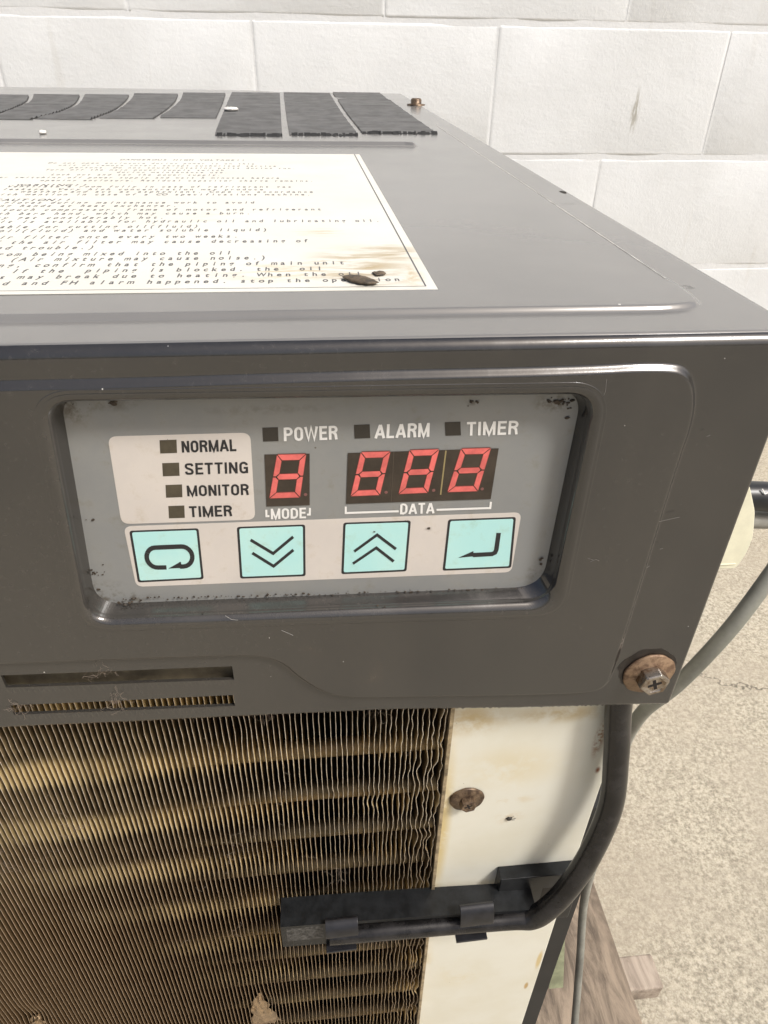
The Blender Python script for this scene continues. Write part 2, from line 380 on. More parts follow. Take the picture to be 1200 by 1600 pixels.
# rows are warped so that they run along the slot edges and the lower hem
nU = len(xs); key = np.array([0.0, -70.0, -72.6, -77, -81.4, -85.2, -95.2])
X = np.repeat(xs[None, :], 10, 0)
def zmap(v):                                    # v in [0,1] rows -> z for every column
    K = np.stack([np.zeros(nU), np.full(nU, -64.0), t1(xs), b1_(xs), t2(xs), b2_(xs), zb(xs)])
    kv = np.array([0, .64, .735, .785, .86, .905, 1.0]); out = np.empty((len(v), nU))
    for i in range(nU): out[:, i] = np.interp(v, kv, K[:, i])
    return out
nR = 380
vv = np.unique(np.concatenate([np.linspace(0, .03, 24), np.linspace(.03, 1, nR), [.64, .735, .785, .86, .905]]))
Z = zmap(vv); X = np.repeat(xs[None, :], len(vv), 0)
near = X > -84.5
sl_ = sdf_poly(X, Z, lip); sf = -sdf_poly(X, Z, floor_)
def emboss(x, z): return -1.15*ss((sdf_poly(x, z, ridge)+.2)/1.45)+.05*np.sin(x*.05+1)*np.sin(z*.07)+.03*np.sin(x*.13+z*.09)
Yh = emboss(X, Z)
rr = 2.3; zt = np.clip(Z+rr, 0, rr); Yh += rr-np.sqrt(np.maximum(rr*rr-zt*zt, 0))   # rolled top edge
xr = np.clip(X-(SIDE-.9), 0, .9); Yh += .9-np.sqrt(np.maximum(.81-xr*xr, 0))
for tt, bb, se in ((t1, b1_, s1), (t2, b2_, s2)):
    dz = bb(X)-Z; w_ = np.exp(-((dz-.9)/.6)**2)*((X > se[0])&(X < se[1])); Yh += .2*w_*np.sin(X*6.0+np.sin(X*1.7))
zbm = Z-zb(X); Yh += .5*np.exp(-(zbm/.5)**2)
jag = (noise_row := np.array([noise.noise((x*1.3, 0, 0))+.6*noise.noise((x*4.7, 3, 0)) for x in xs]))
Z[-1, :] += jag*.35; Z[-2, :] += jag*.15
V = np.stack([X, Yh, Z], -1).reshape(-1, 3)
nr, nc = X.shape; idx = np.arange(nr*nc).reshape(nr, nc)
Q = np.stack([idx[:-1, :-1], idx[1:, :-1], idx[1:, 1:], idx[:-1, 1:]], -1)
xm = (X[:-1, :-1]+X[:-1, 1:])/2; vm = ((vv[:-1]+vv[1:])/2)[:, None]
hole = ((vm > .735)&(vm < .785)&(xm > s1[0])&(xm < s1[1])) | ((vm > .86)&(vm < .905)&(xm > s2[0])&(xm < s2[1]))
hole |= (sl_[:-1, :-1] > -.5)&(sl_[1:, 1:] > -.5)
Q = Q[~hole].reshape(-1, 4)
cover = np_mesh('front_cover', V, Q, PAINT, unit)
def densify(P, k=6):
    P = [np.array(p, float) for p in P]; o_ = []
    for i in range(len(P)):
        for q in range(k): o_.append(P[i]+(P[(i+1) % len(P)]-P[i])*q/k)
    return np.array(o_)
LP, FP = densify(lip), densify(floor_); nL = len(LP)
cen = LP.mean(0); tg = np.roll(LP, -3, 0)-np.roll(LP, 3, 0); nrm = np.stack([tg[:, 1], -tg[:, 0]], 1); nrm /= np.linalg.norm(nrm, axis=1)[:, None]
nrm *= np.sign(np.sum(nrm*(LP-cen), 1))[:, None]
for _ in range(12): nrm = (np.roll(nrm, 1, 0)+nrm*2+np.roll(nrm, -1, 0))/4
nrm /= np.linalg.norm(nrm, axis=1)[:, None]
base_y = emboss(LP[:, 0], LP[:, 1]); rings = []
for off, dy in ((1.35, .06), (1.3, -.03), (1.1, -.05), (.9, .03), (.75, .05), (.55, -.03), (.3, -.07), (0, -.03)): rings.append((LP+nrm*off, base_y+dy))
for f_, g_ in [(.62*math.sin(R(a_)), .44*(1-math.cos(R(a_)))) for a_ in range(6, 91, 7)]+[(.66, .50), (.74, .62), (.82, .75), (.90, .87), (.96, .96), (.99, 1.01), (1.01, 1.06)]:
    wob = .03*np.sin(np.arange(nL)*.06)+.015*np.sin(np.arange(nL)*.17+1)
    rings.append((LP*(1-f_)+FP*f_-nrm*wob[:, None]*(f_ > .5)*(f_ < .95), base_y*(1-g_)+(YS+.0)*g_))
Vw = []
for P_, y_ in rings: Vw += [(P_[k, 0], y_[k], P_[k, 1]) for k in range(nL)]
Fw = [(r_*nL+k, r_*nL+(k+1) % nL, (r_+1)*nL+(k+1) % nL, (r_+1)*nL+k) for r_ in range(len(rings)-1) for k in range(nL)]
np_mesh('window_rim', Vw, Fw, PAINT, unit)
# turned-back hem, slot edges and the right flank of the cover
m = MB(); 
for i in range(nU-1):
    if xs[i] < -84 and i % 1: continue
    a = V[idx[-1, i]]; b = V[idx[-1, i+1]]; m.add([a, b, (b[0], b[1]+3.0, b[2]+.3), (a[0], a[1]+3.0, a[2]+.3)], [(0, 1, 2, 3)])
m.build('cover_hem', PAINT, unit)
m = MB()
for tt, bb, se in ((t1, b1_, s1), (t2, b2_, s2)):
    x0, x1 = se; yb = .8
    cs = [(x0, 0, bb(x0)), (x1, 0, bb(x1)), (x1, 0, tt(x1)), (x0, 0, tt(x0))]
    for k in range(4):
        a, b = cs[k], cs[(k+1) % 4]; m.add([a, b, (b[0], yb, b[2]), (a[0], yb, a[2])], [(0, 1, 2, 3)])
m.build('slot_edge', PAINT, unit)
m = MB(); m.box(SIDE-1.2, SIDE-.02, .92, DEPTH, -97.7, -.6); m.build('side_flank', PAINT, unit)
m = MB(); m.box(LEFT, -90+0, .95, DEPTH, -88, -20) ; m.v = [(LEFT+.0, *v[1:]) if v[0] == LEFT else (LEFT+1.2, *v[1:]) for v in m.v]; m.build('side_flank', PAINT, unit)

# top cover: height field too
fieldp = chaikin([(-600, onZ(0, 505)[1]), (onZ(900, 492)[0], onZ(600, 495)[1]), (onZ(1092, 486)[0], onZ(600, 495)[1]), (onZ(1092, 470)[0], 20), (74.5, 40), (74.0, DEPTH+50), (-600, DEPTH+50)], 3)
txs = np.concatenate([np.arange(LEFT, -84, 3.0), np.arange(-84, SIDE-.3, .6), [SIDE-.3, SIDE-.1, SIDE]])
tys = np.concatenate([np.array([1.55, 1.9]), np.arange(2.2, 40, .3), np.arange(40, 235, 1.6), np.arange(235, 262, .3), np.arange(262, DEPTH, 4.0), [DEPTH-.3, DEPTH]])
TX, TY = np.meshgrid(txs, tys)
TZ = 1.05*ss((sdf_poly(TX, TY, fieldp)+.3)/1.3)
groY = onZ(400, 230)[1]; groX = onZ(652, 231)[0]
TZ += 1.5*np.exp(-((TY-groY-(TX > groX-6)*(TX-groX+6)*-.5)/1.5)**2)*ss((groX-TX)/3)
TZ += .06*np.sin(TX*.03+TY*.021)+.15
TZ -= np.where(TX > SIDE-.35, .3, 0)+np.where(TY < 1.8, .35, 0)
Vt = np.stack([TX, TY, TZ], -1).reshape(-1, 3); nr, nc = TX.shape; idt = np.arange(nr*nc).reshape(nr, nc)
Qt = np.stack([idt[:-1, :-1], idt[:-1, 1:], idt[1:, 1:], idt[1:, :-1]], -1).reshape(-1, 4)
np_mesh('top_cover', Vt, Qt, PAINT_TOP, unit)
m = MB(); m.box(LEFT, SIDE, DEPTH-1.2, DEPTH, -600, .1); m.build('rear_panel', PAINT, unit)
def topz(x, y):
    return float(1.05*ss((sdf_poly(np.array([x]), np.array([y]), fieldp)[0]+.3)/1.3)+.06*math.sin(x*.03+y*.021)+.15)

# louvre columns on the top
LOUV = simple('louvre_dark', (.085, .085, .084), .45, 0, 90, .35, .2, 700)
LOUVD = simple('louvre_black', (.012, .012, .012), .7)
def column(Lc, Rc, teeth, n):
    """Lc, Rc: outline curves from the rear edge to the front edge (photo points), slats run between them"""
    L = [np.array(onZ(*p)) for p in spline(Lc, 10)]; Rr = [np.array(onZ(*p)) for p in spline(Rc, 10)]
    y1 = min(DEPTH-6, L[0][1], Rr[0][1]); y0 = (L[-1][1]+Rr[-1][1])/2
    def xa(C, y):
        ys_ = [p[1] for p in C][::-1]; xs_ = [p[0] for p in C][::-1]; o_ = np.argsort(ys_); return float(np.interp(y, np.array(ys_)[o_], np.array(xs_)[o_]))
    bk = MB(); m = MB(); y = y0; rd = random.Random(int(y0+xa(L, y0)))
    while y < y1-3:
        p = 6.6; a, b = xa(L, y), xa(Rr, y); a2, b2 = xa(L, y+p*.74), xa(Rr, y+p*.74); zz = topz((a+b)/2, y)
        k = 10
        # slat: rises from the sheet at its rear to a lip at its front
        h0 = 1.05+rd.uniform(-.25, .2); m.add([(a, y, zz+.22), (b, y, zz+.22), (b2, y+p*.74, zz+h0), (a2, y+p*.74, zz+h0), (b2, y+p*.74, zz+.1), (a2, y+p*.74, zz+.1), (a, y, zz+.04), (b, y, zz+.04)], [(0, 1, 2, 3), (3, 2, 4, 5), (6, 7, 1, 0)])
        bk.add([(a, y, zz+.03), (b, y, zz+.03), (b2, y+p, zz+.03), (a2, y+p, zz+.03)], [(0, 1, 2, 3)])
        y += p
    o = bk.build('opening', LOUVD, unit); o['kind'] = 'stuff'; mt_ = MB()
    if teeth:                                  # saw-toothed dirty front edge
        a, b = xa(L, y0), xa(Rr, y0); k = int((b-a)/1.6)
        for i in range(k):
            x = a+(b-a)*(i+rd.random()*.6)/k; w2 = rd.uniform(.8, 3.2); hh = rd.uniform(.1, .8); dd = rd.uniform(.5, 7)*rd.random()+1
            zz = topz(x, y0)
            mt_.add([(x, y0-dd, zz+.05), (x+w2, y0-dd*.8, zz+.05), (x+w2, y0+1, zz+hh+.6), (x, y0+1, zz+hh+.6), (x+w2/2, y0-dd-.6, zz+.05)], [(0, 1, 2, 3), (0, 4, 1)])
        o = mt_.build('torn_edge', LOUVD, unit); o['kind'] = 'stuff'
    m.add([(L[0][0], y1, 0), (L[0][0]+1, y1, 0), (L[0][0], y1-1, 0)], [(0, 1, 2)])
    o = m.build('louvre_column', LOUV, unit); o['kind'] = 'stuff'; return o
column([(363, 148), (350, 180), (336, 217)], [(437, 146), (439, 180), (441, 216)], True, 60)
column([(443, 146), (447, 180), (453, 217)], [(513, 146), (533, 180), (558, 215)], True, 60)
column([(520, 146), (541, 180), (568, 215)], [(592, 146), (632, 178), (679, 212)], True, 60)
cur = [[(-20, 153), (-40, 165), (-90, 190)], [(50, 152), (42, 165), (5, 181), (-25, 191)], [(130, 151), (120, 167), (93, 180), (52, 191)], [(207, 150), (201, 161), (182, 176), (148, 190)], [(283, 149), (278, 162), (266, 174), (246, 188)], [(357, 148), (352, 165), (342, 188)]]
for i in range(5):
    column([(x+4, y) for x, y in cur[i]], [(x-4, y) for x, y in cur[i+1]], False, 40)

# keypad sheet and everything printed on it
def flat(name, poly, Y, m, parent, th=.12):
    n = len(poly); mb = MB()
    mb.add([(p[0], Y, p[1]) for p in poly]+[(p[0], Y+th, p[1]) for p in poly], [tuple(range(n))]+[(i, i+n, (i+1) % n+n, (i+1) % n) for i in range(n)])
    return mb.build(name, m, parent)
def sheet_mat(name, col, col2, rough=.4):
    a = NM(name); n1 = a.noise(60, 5, .65); n2 = a.noise(240, 5, .7)
    base = a.mix(a.ramp(n1, .35, .7), col, col2)
    base = a.mix(a.math('MULTIPLY', a.ramp(n2, .52, .8), .5), base, tuple(c*.72*k for c, k in zip(col, (1, .9, .7))))
    v = a.voro(170); sp = a.math('MULTIPLY', a.math('LESS_THAN', v.outputs['Distance'], .03), a.math('GREATER_THAN', a.noise(30, 2), .58))
    base = a.mix(a.math('MULTIPLY', sp, .8), base, (.08, .06, .04))
    # grime that gathered in the corners and along the rim of the recess
    for (px, py), r_, am in (((112, 640), (5, 4, 4), .75), ((175, 632), (7, 4, 2), .45), ((150, 925), (9, 4, 4), .8), ((190, 935), (12, 4, 2), .6), ((872, 628), (6, 4, 3), .85), ((740, 628), (2.2, 4, 1), .8), ((835, 900), (3, 4, 6), .5), ((670, 826), (1.3, 4, 1), .7), ((420, 640), (20, 4, 1.5), .25)):
        base = a.mix(a.math('MULTIPLY', a.math('MULTIPLY', a.blob(pY(px, py, YS), r_, .95), a.ramp(a.noise(330, 6, .75), .44, .62)), am), base, (.075, .055, .03))
    return a.out(base, rough, 0, a.bump(a.noise(500, 3), .06, .0001), spec=.4)
SHEET = sheet_mat('keypad_grey', (.235, .24, .235), (.27, .27, .255)); BLOCKC = sheet_mat('keypad_beige', (.60, .555, .51), (.66, .61, .555))
KEYC = sheet_mat('key_aqua', (.44, .75, .73), (.52, .79, .74)); PRINT = simple('print_black', (.02, .02, .022), .45); PRINTW = simple('print_white', (.80, .79, .76), .5)
LEDC = simple('indicator_brown', (.075, .062, .04), .3, 0, 300, .2); LEDK = simple('indicator_black', (.035, .03, .024), .25)
DISP = simple('display_glass', (.045, .034, .025), .22, 0, 120, .25)
SEG = simple('segment_red', (.66, .135, .12), .5, 0, 350, .18, emit=((.95, .22, .18), .05)); DOT = simple('dot_red', (.20, .085, .075), .5)
SEGEDGE = simple('segment_glow', (.16, .045, .032), .5)
sheet = flat('keypad_sheet', [onY(*p, YS+.02) for p in [(70, 598), (935, 588), (872, 935), (120, 966)]], YS+.02, SHEET, unit, .5)
def Y1(p, y): return onY(p[0], p[1], y)
ya, yb_, yc, yd = YS-.03, YS-.06, YS-.10, YS-.14
flat('label_block', round_poly([Y1(p, ya) for p in [(168, 682), (391, 676), (399, 812), (190, 819)]], 1.7), ya, BLOCKC, sheet, .03)
flat('key_block', round_poly([Y1(p, ya) for p in [(193, 822.5), (815, 800.5), (799, 894), (213, 917)]], 1.6), ya, BLOCKC, sheet, .03)
def bil(q, u_, v_):   # q: TL,TR,BR,BL ; v up
    return (1-v_)*((1-u_)*np.array(q[3])+u_*np.array(q[2]))+v_*((1-u_)*np.array(q[0])+u_*np.array(q[1]))
def ribbon(mb, pts, wd, asp=1.0, closed=False):
    """flat stroke of width wd along unit-box pts (x scaled by asp while offsetting) -> list of quads in unit box"""
    P = [np.array((p[0]*asp, p[1])) for p in pts]; n = len(P); Lf = []; Rg = []
    for i in range(n):
        a = P[i-1] if (i > 0 or closed) else None; b = P[(i+1) % n] if (i < n-1 or closed) else None
        d1 = (P[i]-a)/max(1e-9, np.linalg.norm(P[i]-a)) if a is not None else None
        d2 = (b-P[i])/max(1e-9, np.linalg.norm(b-P[i])) if b is not None else None
        if d1 is None: d1 = d2
        if d2 is None: d2 = d1
        n1 = np.array([-d1[1], d1[0]]); n2 = np.array([-d2[1], d2[0]]); mt = n1+n2; k = np.linalg.norm(mt)
        mt = mt/k if k > 1e-6 else n1; s_ = min(1/max(.3, mt@n1), 2.2)
        Lf.append(P[i]+mt*wd/2*s_); Rg.append(P[i]-mt*wd/2*s_)
    q = []
    for i in range(n if closed else n-1):
        j = (i+1) % n; q.append([(p[0]/asp, p[1]) for p in (Lf[i], Lf[j], Rg[j], Rg[i])])
    mb += q
def quadsobj(name, quads, boxq, Y, m, parent, th=.03):
    mb = MB()
    for q in quads:
        w3 = [tuple(bil(boxq, u_, v_)) for u_, v_ in q]
        n = len(w3); yq = Y-.004*(len(mb.f) % 9); mb.add([(p[0], yq, p[1]) for p in w3], [tuple(range(n))])
    return mb.build(name, m, parent)
T_ = .075
def glyph(c):
    w_ = .52; t = T_; h = 1-t; S = []
    def arc(cx, cy, rx, ry, a0, a1, n=10): return [(cx+rx*math.cos(R(a0+(a1-a0)*k/n)), cy+ry*math.sin(R(a0+(a1-a0)*k/n))) for k in range(n+1)]
    if c == 'N': S = [[(t, 0), (t, 1)], [(w_-t, 0), (w_-t, 1)], [(t+.01, .97), (w_-t-.01, .03)]]
    elif c == 'O': r_ = w_/2-t; S = [arc(w_/2, h-.24, r_, .24, 0, 180)+arc(w_/2, t+.24, r_, .24, 180, 360)+[(w_-t, h-.24)]]
    elif c == 'R': S = [[(t, 0), (t, 1)], [(t, h), (.25, h)]+arc(.27, .73, .18, 1-t-.73, 90, -90)[1:]+[(t, .535)], [(.27, .53), (.40, .38), (w_-t, 0)]]
    elif c == 'P': S = [[(t, 0), (t, 1)], [(t, h), (.25, h)]+arc(.27, .70, .18, 1-t-.70, 90, -90)[1:]+[(t, .475)]]
    elif c == 'M': w_ = .66; S = [[(t, 0), (t, 1)], [(w_-t, 0), (w_-t, 1)], [(t, .95), (w_/2, .06), (w_-t, .95)]]
    elif c == 'A': w_ = .58; S = [[(.05, 0), (w_/2-.01, .97)], [(w_-.05, 0), (w_/2+.01, .97)], [(.13, .29), (w_-.13, .29)]]
    elif c == 'L': w_ = .44; S = [[(t, 1), (t, t), (w_, t)]]
    elif c == 'S': S = [[tuple(p) for p in spline([(w_-t, .74), (w_-.12, .9), (w_/2, .925), (.12, .89), (t, .74), (.13, .59), (w_/2, .51), (w_-.13, .41), (w_-t, .25), (w_-.12, .1), (w_/2, .072), (.12, .11), (t, .27)], 4)]]
    elif c == 'E': w_ = .46; S = [[(w_, h), (t, h), (t, t), (w_, t)], [(t, .52), (w_-.04, .52)]]
    elif c == 'T': w_ = .48; S = [[(0, h), (w_, h)], [(w_/2, h), (w_/2, 0)]]
    elif c == 'I': w_ = .16; S = [[(.08, 0), (.08, 1)]]
    elif c == 'G': r_ = w_/2-t; S = [[(w_-t, .72)]+arc(w_/2, h-.22, r_, .22, 10, 180)+arc(w_/2, t+.24, r_, .24, 180, 330), [(w_-t, 0), (w_-t, .47), (w_/2, .47)]]
    elif c == 'W': w_ = .78; S = [[(.05, 1), (.22, .05), (w_/2, .95), (w_-.22, .05), (w_-.05, 1)]]
    elif c == 'D': S = [[(t, h), (t, t), (.2, t)]+arc(.2, .36, w_-t-.2, .36-t, -90, 0)+arc(.2, .64, w_-t-.2, h-.64, 0, 90)+[(t, h)]]
    return w_, S
def word(name, text, q, Y, m, wt=.178, gap=.10):
    tot = sum(glyph(c)[0] for c in text)+gap*(len(text)-1); quads = []; x = 0
    qq = [Y1(p, Y) for p in q]; W_ = math.dist(qq[0], qq[1]); H_ = math.dist(qq[0], qq[3]); asp = W_/H_
    for c in text:
        w_, S = glyph(c)
        for st in S: ribbon(quads, [((x+a)/tot, b) for a, b in st], wt, asp)
        x += w_+gap
    return quadsobj(name, quads, qq, Y, m, sheet)
word('printed_word', 'NORMAL', [(283.3, 689.2), (368.3, 686.2), (369.5, 704.6), (284.5, 707.2)], yb_, PRINT)
word('printed_word', 'SETTING', [(288.3, 724.2), (387.3, 721.5), (388, 739.2), (289.2, 741.6)], yb_, PRINT)
word('printed_word', 'MONITOR', [(291.4, 758.8), (388.3, 756.2), (389, 773.3), (292.8, 775.6)], yb_, PRINT)
word('printed_word', 'TIMER', [(295, 791.3), (362, 789.6), (363, 806.3), (296.5, 808.2)], yb_, PRINT)
word('printed_word', 'POWER', [(443.2, 668.3), (527, 665), (527.6, 686.5), (443.8, 689.4)], yb_, PRINTW)
word('printed_word', 'ALARM', [(586.6, 663.3), (671.5, 660.6), (670.5, 682.5), (585.4, 685.1)], yb_, PRINTW)
word('printed_word', 'TIMER', [(729.5, 659.6), (810.6, 657.2), (809, 678.6), (728.8, 680.8)], yb_, PRINTW)
word('printed_word', 'MODE', [(423, 795), (478, 793.2), (478.2, 809.4), (423.4, 811.3)], yb_, PRINTW)
word('printed_word', 'DATA', [(625.6, 787), (679, 785.4), (678.4, 802), (625, 803.5)], yb_, PRINTW)
def pxstroke(name, paths, wpx, Y, m, parent=None):
    quads = []
    for p in paths: ribbon(quads, p, wpx, 1.0)
    mb = MB()
    for q in quads: yq = Y-.004*(len(mb.f) % 9); mb.add([(Y1(c, Y)[0], yq, Y1(c, Y)[1]) for c in q], [(0, 1, 2, 3)])
    return mb.build(name, m, parent or sheet)
pxstroke('bracket_mark', [[(416, 796.5), (416.3, 806.6), (421, 806.4)], [(484.2, 793.5), (484, 803.8), (479.6, 804)]], 3.2, yb_, PRINTW)
pxstroke('bracket_mark', [[(540.2, 791.5), (540.2, 801.6), (623, 798.8)], [(682, 796.6), (766, 793.8), (767, 784)]], 3.2, yb_, PRINTW)
for (x0, y0, x1, y1), mt in (((249.2, 687.9, 275.8, 708.6), LEDC), ((253.4, 723.8, 279.8, 744.3), LEDC), ((258.5, 757.9, 284.3, 777.7), LEDC), ((263, 790.8, 288, 810), LEDC), ((410, 668.5, 434.3, 690), LEDK), ((553, 664, 577.6, 685.3), LEDK), ((695, 659.8, 719.4, 681), LEDK)):
    sk = (y1-y0)*.07; flat('indicator_window', [Y1(p, yb_) for p in [(x0, y0), (x1, y0-.9), (x1+sk*.6, y1-.9), (x0+sk*.8, y1)]], yb_, mt, sheet, .03)
def digit(q, parent):
    e = .012; th = .145; mid = .5; S = []
    asp = .70
    def hseg(y, x0, x1): k = th/2; kx = k/asp; return [(x0, y), (x0+kx, y+k), (x1-kx, y+k), (x1, y), (x1-kx, y-k), (x0+kx, y-k)]
    def vseg(x, y0, y1): k = th/2; kx = k/asp; return [(x, y0), (x-kx, y0+k), (x-kx, y1-k), (x, y1), (x+kx, y1-k), (x+kx, y0+k)]
    l = th/2/asp; r_ = 1-l; b = th/2; t = 1-b; g_ = .02
    segs = [hseg(t, l+g_, r_-g_), hseg(mid, l+g_, r_-g_), hseg(b, l+g_, r_-g_), vseg(l, b+g_, mid-g_), vseg(r_, b+g_, mid-g_), vseg(l, mid+g_, t-g_), vseg(r_, mid+g_, t-g_)]
    # soften the outer tips like moulded segments
    for s_ in segs:
        quadsobj('segment', [s_], q, yc-.05, SEG, parent)
        c = np.mean(np.array(s_), 0); quadsobj('segment_rim', [[tuple(c+(np.array(p)-c)*np.array([1.18 if abs(s_[0][1]-s_[3][1]) > .05 else 1.04, 1.18 if abs(s_[0][1]-s_[3][1]) < .05 else 1.04])) for p in s_]], q, yc-.025, SEGEDGE, parent)
def display(quad, digits, dots):
    d = flat('display_window', [Y1(p, yc) for p in quad], yc, DISP, sheet, .05)
    return d
def digits_obj(quads, dots, name):
    """each digit a sub-part of the sheet"""
    for qd in quads:
        allq = []; q = [Y1(p, yc-.05) for p in qd]
        th, tx, g_ = .125, .185, .014
        def segs(e):
            a, b = -e, 1+e; t_, x_ = th+e, tx+e; h_ = th/2+e*.5; gx = g_*1.4
            return [[(a+gx, b), (b-gx, b), (b-gx-x_-e, b-t_-e), (a+gx+x_+e, b-t_-e)], [(a+gx, a), (a+gx+x_+e, a+t_+e), (b-gx-x_-e, a+t_+e), (b-gx, a)],
                    [(a, b-g_), (a, .5+g_), (a+x_*.45, .5+g_), (a+x_+e, .5+g_+h_), (a+x_+e, b-g_-t_-e)], [(b, b-g_), (b-x_-e, b-g_-t_-e), (b-x_-e, .5+g_+h_), (b-x_*.45, .5+g_), (b, .5+g_)],
                    [(a, a+g_), (a+x_+e, a+g_+t_+e), (a+x_+e, .5-g_-h_), (a+x_*.45, .5-g_), (a, .5-g_)], [(b, a+g_), (b, .5-g_), (b-x_*.45, .5-g_), (b-x_-e, .5-g_-h_), (b-x_-e, a+g_+t_+e)],
                    [(a+x_*.6+gx, .5), (a+x_+gx, .5+h_), (b-x_-gx, .5+h_), (b-x_*.6-gx, .5), (b-x_-gx, .5-h_), (a+x_+gx, .5-h_)]]
        quadsobj('digit_rim', segs(.016), q, yc-.02, SEGEDGE, sheet)
        quadsobj('digit', segs(0), q, yc-.07, SEG, sheet)
    for (x, y) in dots:
        c = Y1((x, y), yc-.04); flat('decimal_dot', [(c[0]+.34*math.cos(a), c[1]+.34*math.sin(a)) for a in np.linspace(0, 2*math.pi, 15)[:-1]], yc-.04, DOT, sheet, .02)
display([(413.3, 710.3), (483.8, 709), (483.9, 789.3), (416.5, 791.5)], 1, 0)
display([(543.5, 708), (779.3, 700.6), (766.8, 779.8), (540.8, 787.4)], 3, 0)
digits_obj([[(433, 710.5), (478.3, 709.3), (468.6, 777), (421, 778.5)], [(564, 706.6), (610, 705.4), (593.5, 773.2), (548, 775.2)], [(640, 703.6), (686.2, 702), (668.5, 769.6), (622.8, 771.8)], [(720.5, 701.2), (767, 700.0), (746.5, 767.2), (699, 768.8)]],
           [(477.3, 772.8), (603.3, 769.3), (677.6, 766.2), (753.4, 764)], 'd')
YEL = simple('display_seam', (.30, .24, .11), .4)
pxstroke('display_seam', [[(696.8, 704), (693, 735), (688.4, 773)]], 2.2, yc-.02, YEL)
pxstroke('display_seam', [[(615.5, 706), (613.5, 740), (611.3, 784)]], 1.0, yc-.02, simple('seam_dark', (.07, .055, .04), .4))
# keys
keys = [[(201.9, 829.4), (310.2, 825.5), (318.4, 905), (215.6, 910.2)], [(370, 823.4), (476.8, 819.6), (477.6, 900.2), (375.3, 904.2)], [(536.5, 816.8), (642, 813.3), (635.2, 892.7), (533.3, 897.2)], [(700.4, 811.8), (806.3, 807.8), (798.7, 887.3), (691.5, 891.8)]]
def inset(q, d): c = sum(np.array(p) for p in q)/4; return [tuple(c+(np.array(p)-c)*(1-d)) for p in q]
for i, kq in enumerate(keys):
    q0 = [Y1(p, yb_) for p in kq]
    kb = flat('key_border', round_poly(q0, .62), yb_, PRINT, sheet, .03)
    q1 = [Y1(p, yc) for p in inset(kq, .07)]
    kk = flat('key', round_poly(q1, .42), yc, KEYC, sheet, .05)
    qq = [Y1(p, yd) for p in kq]; S = []
    if i == 0:
        A = lambda cx, cy, rx, ry, a0, a1: [(cx+rx*math.cos(R(a0+(a1-a0)*k/12)), cy+ry*math.sin(R(a0+(a1-a0)*k/12))) for k in range(13)]
        ribbon(S, [(.46, .275)]+A(.335, .475, .145, .195, 270, 90)+A(.72, .475, .145, .195, 90, -90)+[(.66, .28)], .085, 1.27)
        S.append([(.485, .25), (.675, .37), (.695, .30), (.72, .25)])
        S.append([(.66, .255), (.66, .37), (.685, .37), (.685, .255)])
    elif i == 1:
        for P_ in ([(.19, .75), (.515, .475), (.82, .78)], [(.205, .50), (.515, .225), (.82, .53)]): ribbon(S, P_, .056, 1.27)
    elif i == 2:
        for P_ in ([(.18, .445), (.51, .75), (.81, .46)], [(.17, .205), (.51, .50), (.79, .215)]): ribbon(S, P_, .054, 1.27)
    else:
        ribbon(S, [(.765, .71), (.755, .38), (.74, .325), (.70, .30), (.42, .295)], .085, 1.27); S.append([(.205, .25), (.42, .375), (.425, .27)])
    quadsobj('key_symbol', S, qq, yd, PRINT, sheet)

SCR = simple('scratch', (.20, .19, .18), .5); SCR2 = simple('scratch_pale', (.42, .41, .39), .5)
def scratch(paths, wpx, m_, Y=-1.19):
    q_ = []
    for p in paths: ribbon(q_, p, wpx, 1.0)
    mb = MB()
    for q in q_: mb.add([(Y1(c, Y)[0], Y, Y1(c, Y)[1]) for c in q], [(0, 1, 2, 3)])
    mb.build('scratch', m_, unit)['kind'] = 'stuff'
rs = random.Random(5); P_ = [[(1030, 815), (1048, 811), (1062, 808)], [(948, 592), (946, 612), (943, 618)], [(1031, 858), (1036, 857)], [(1011, 887), (1015, 884)], [(922, 878), (931, 874), (936, 876)], [(918, 872), (927, 875)], [(1104, 682), (1110, 680)]]
scratch(P_, .5, SCR)
0 and scratch([[(x, y), (x+rs.uniform(-14, 14), y+rs.uniform(-8, 8)), (x+rs.uniform(-26, 26), y+rs.uniform(-14, 14))] for x, y in [(rs.uniform(895, 1050), rs.uniform(620, 1030)) for _ in range(5)]], .4, SCR)
0 and scratch([[(x, y), (x+rs.uniform(-12, 12), y+rs.uniform(-4, 4)), (x+rs.uniform(-20, 20), y+rs.uniform(-6, 6))] for x, y in [(rs.uniform(150, 800), rs.uniform(985, 1010)) for _ in range(3)]], .45, SCR)
scratch([[(440, 985), (452, 990), (458, 993)], [(352, 962), (362, 968), (372, 969)]], .6, SCR2)
# baffle behind the upper slot, cavity behind the lower one
m = MB(); m.box(LEFT+3, SIDE-4, 2.6, 3.4, -80.8, -66); m.build('baffle_plate', simple('dusty_olive', (.115, .095, .06), .7, 0, 150, .45, .4, 400), unit)

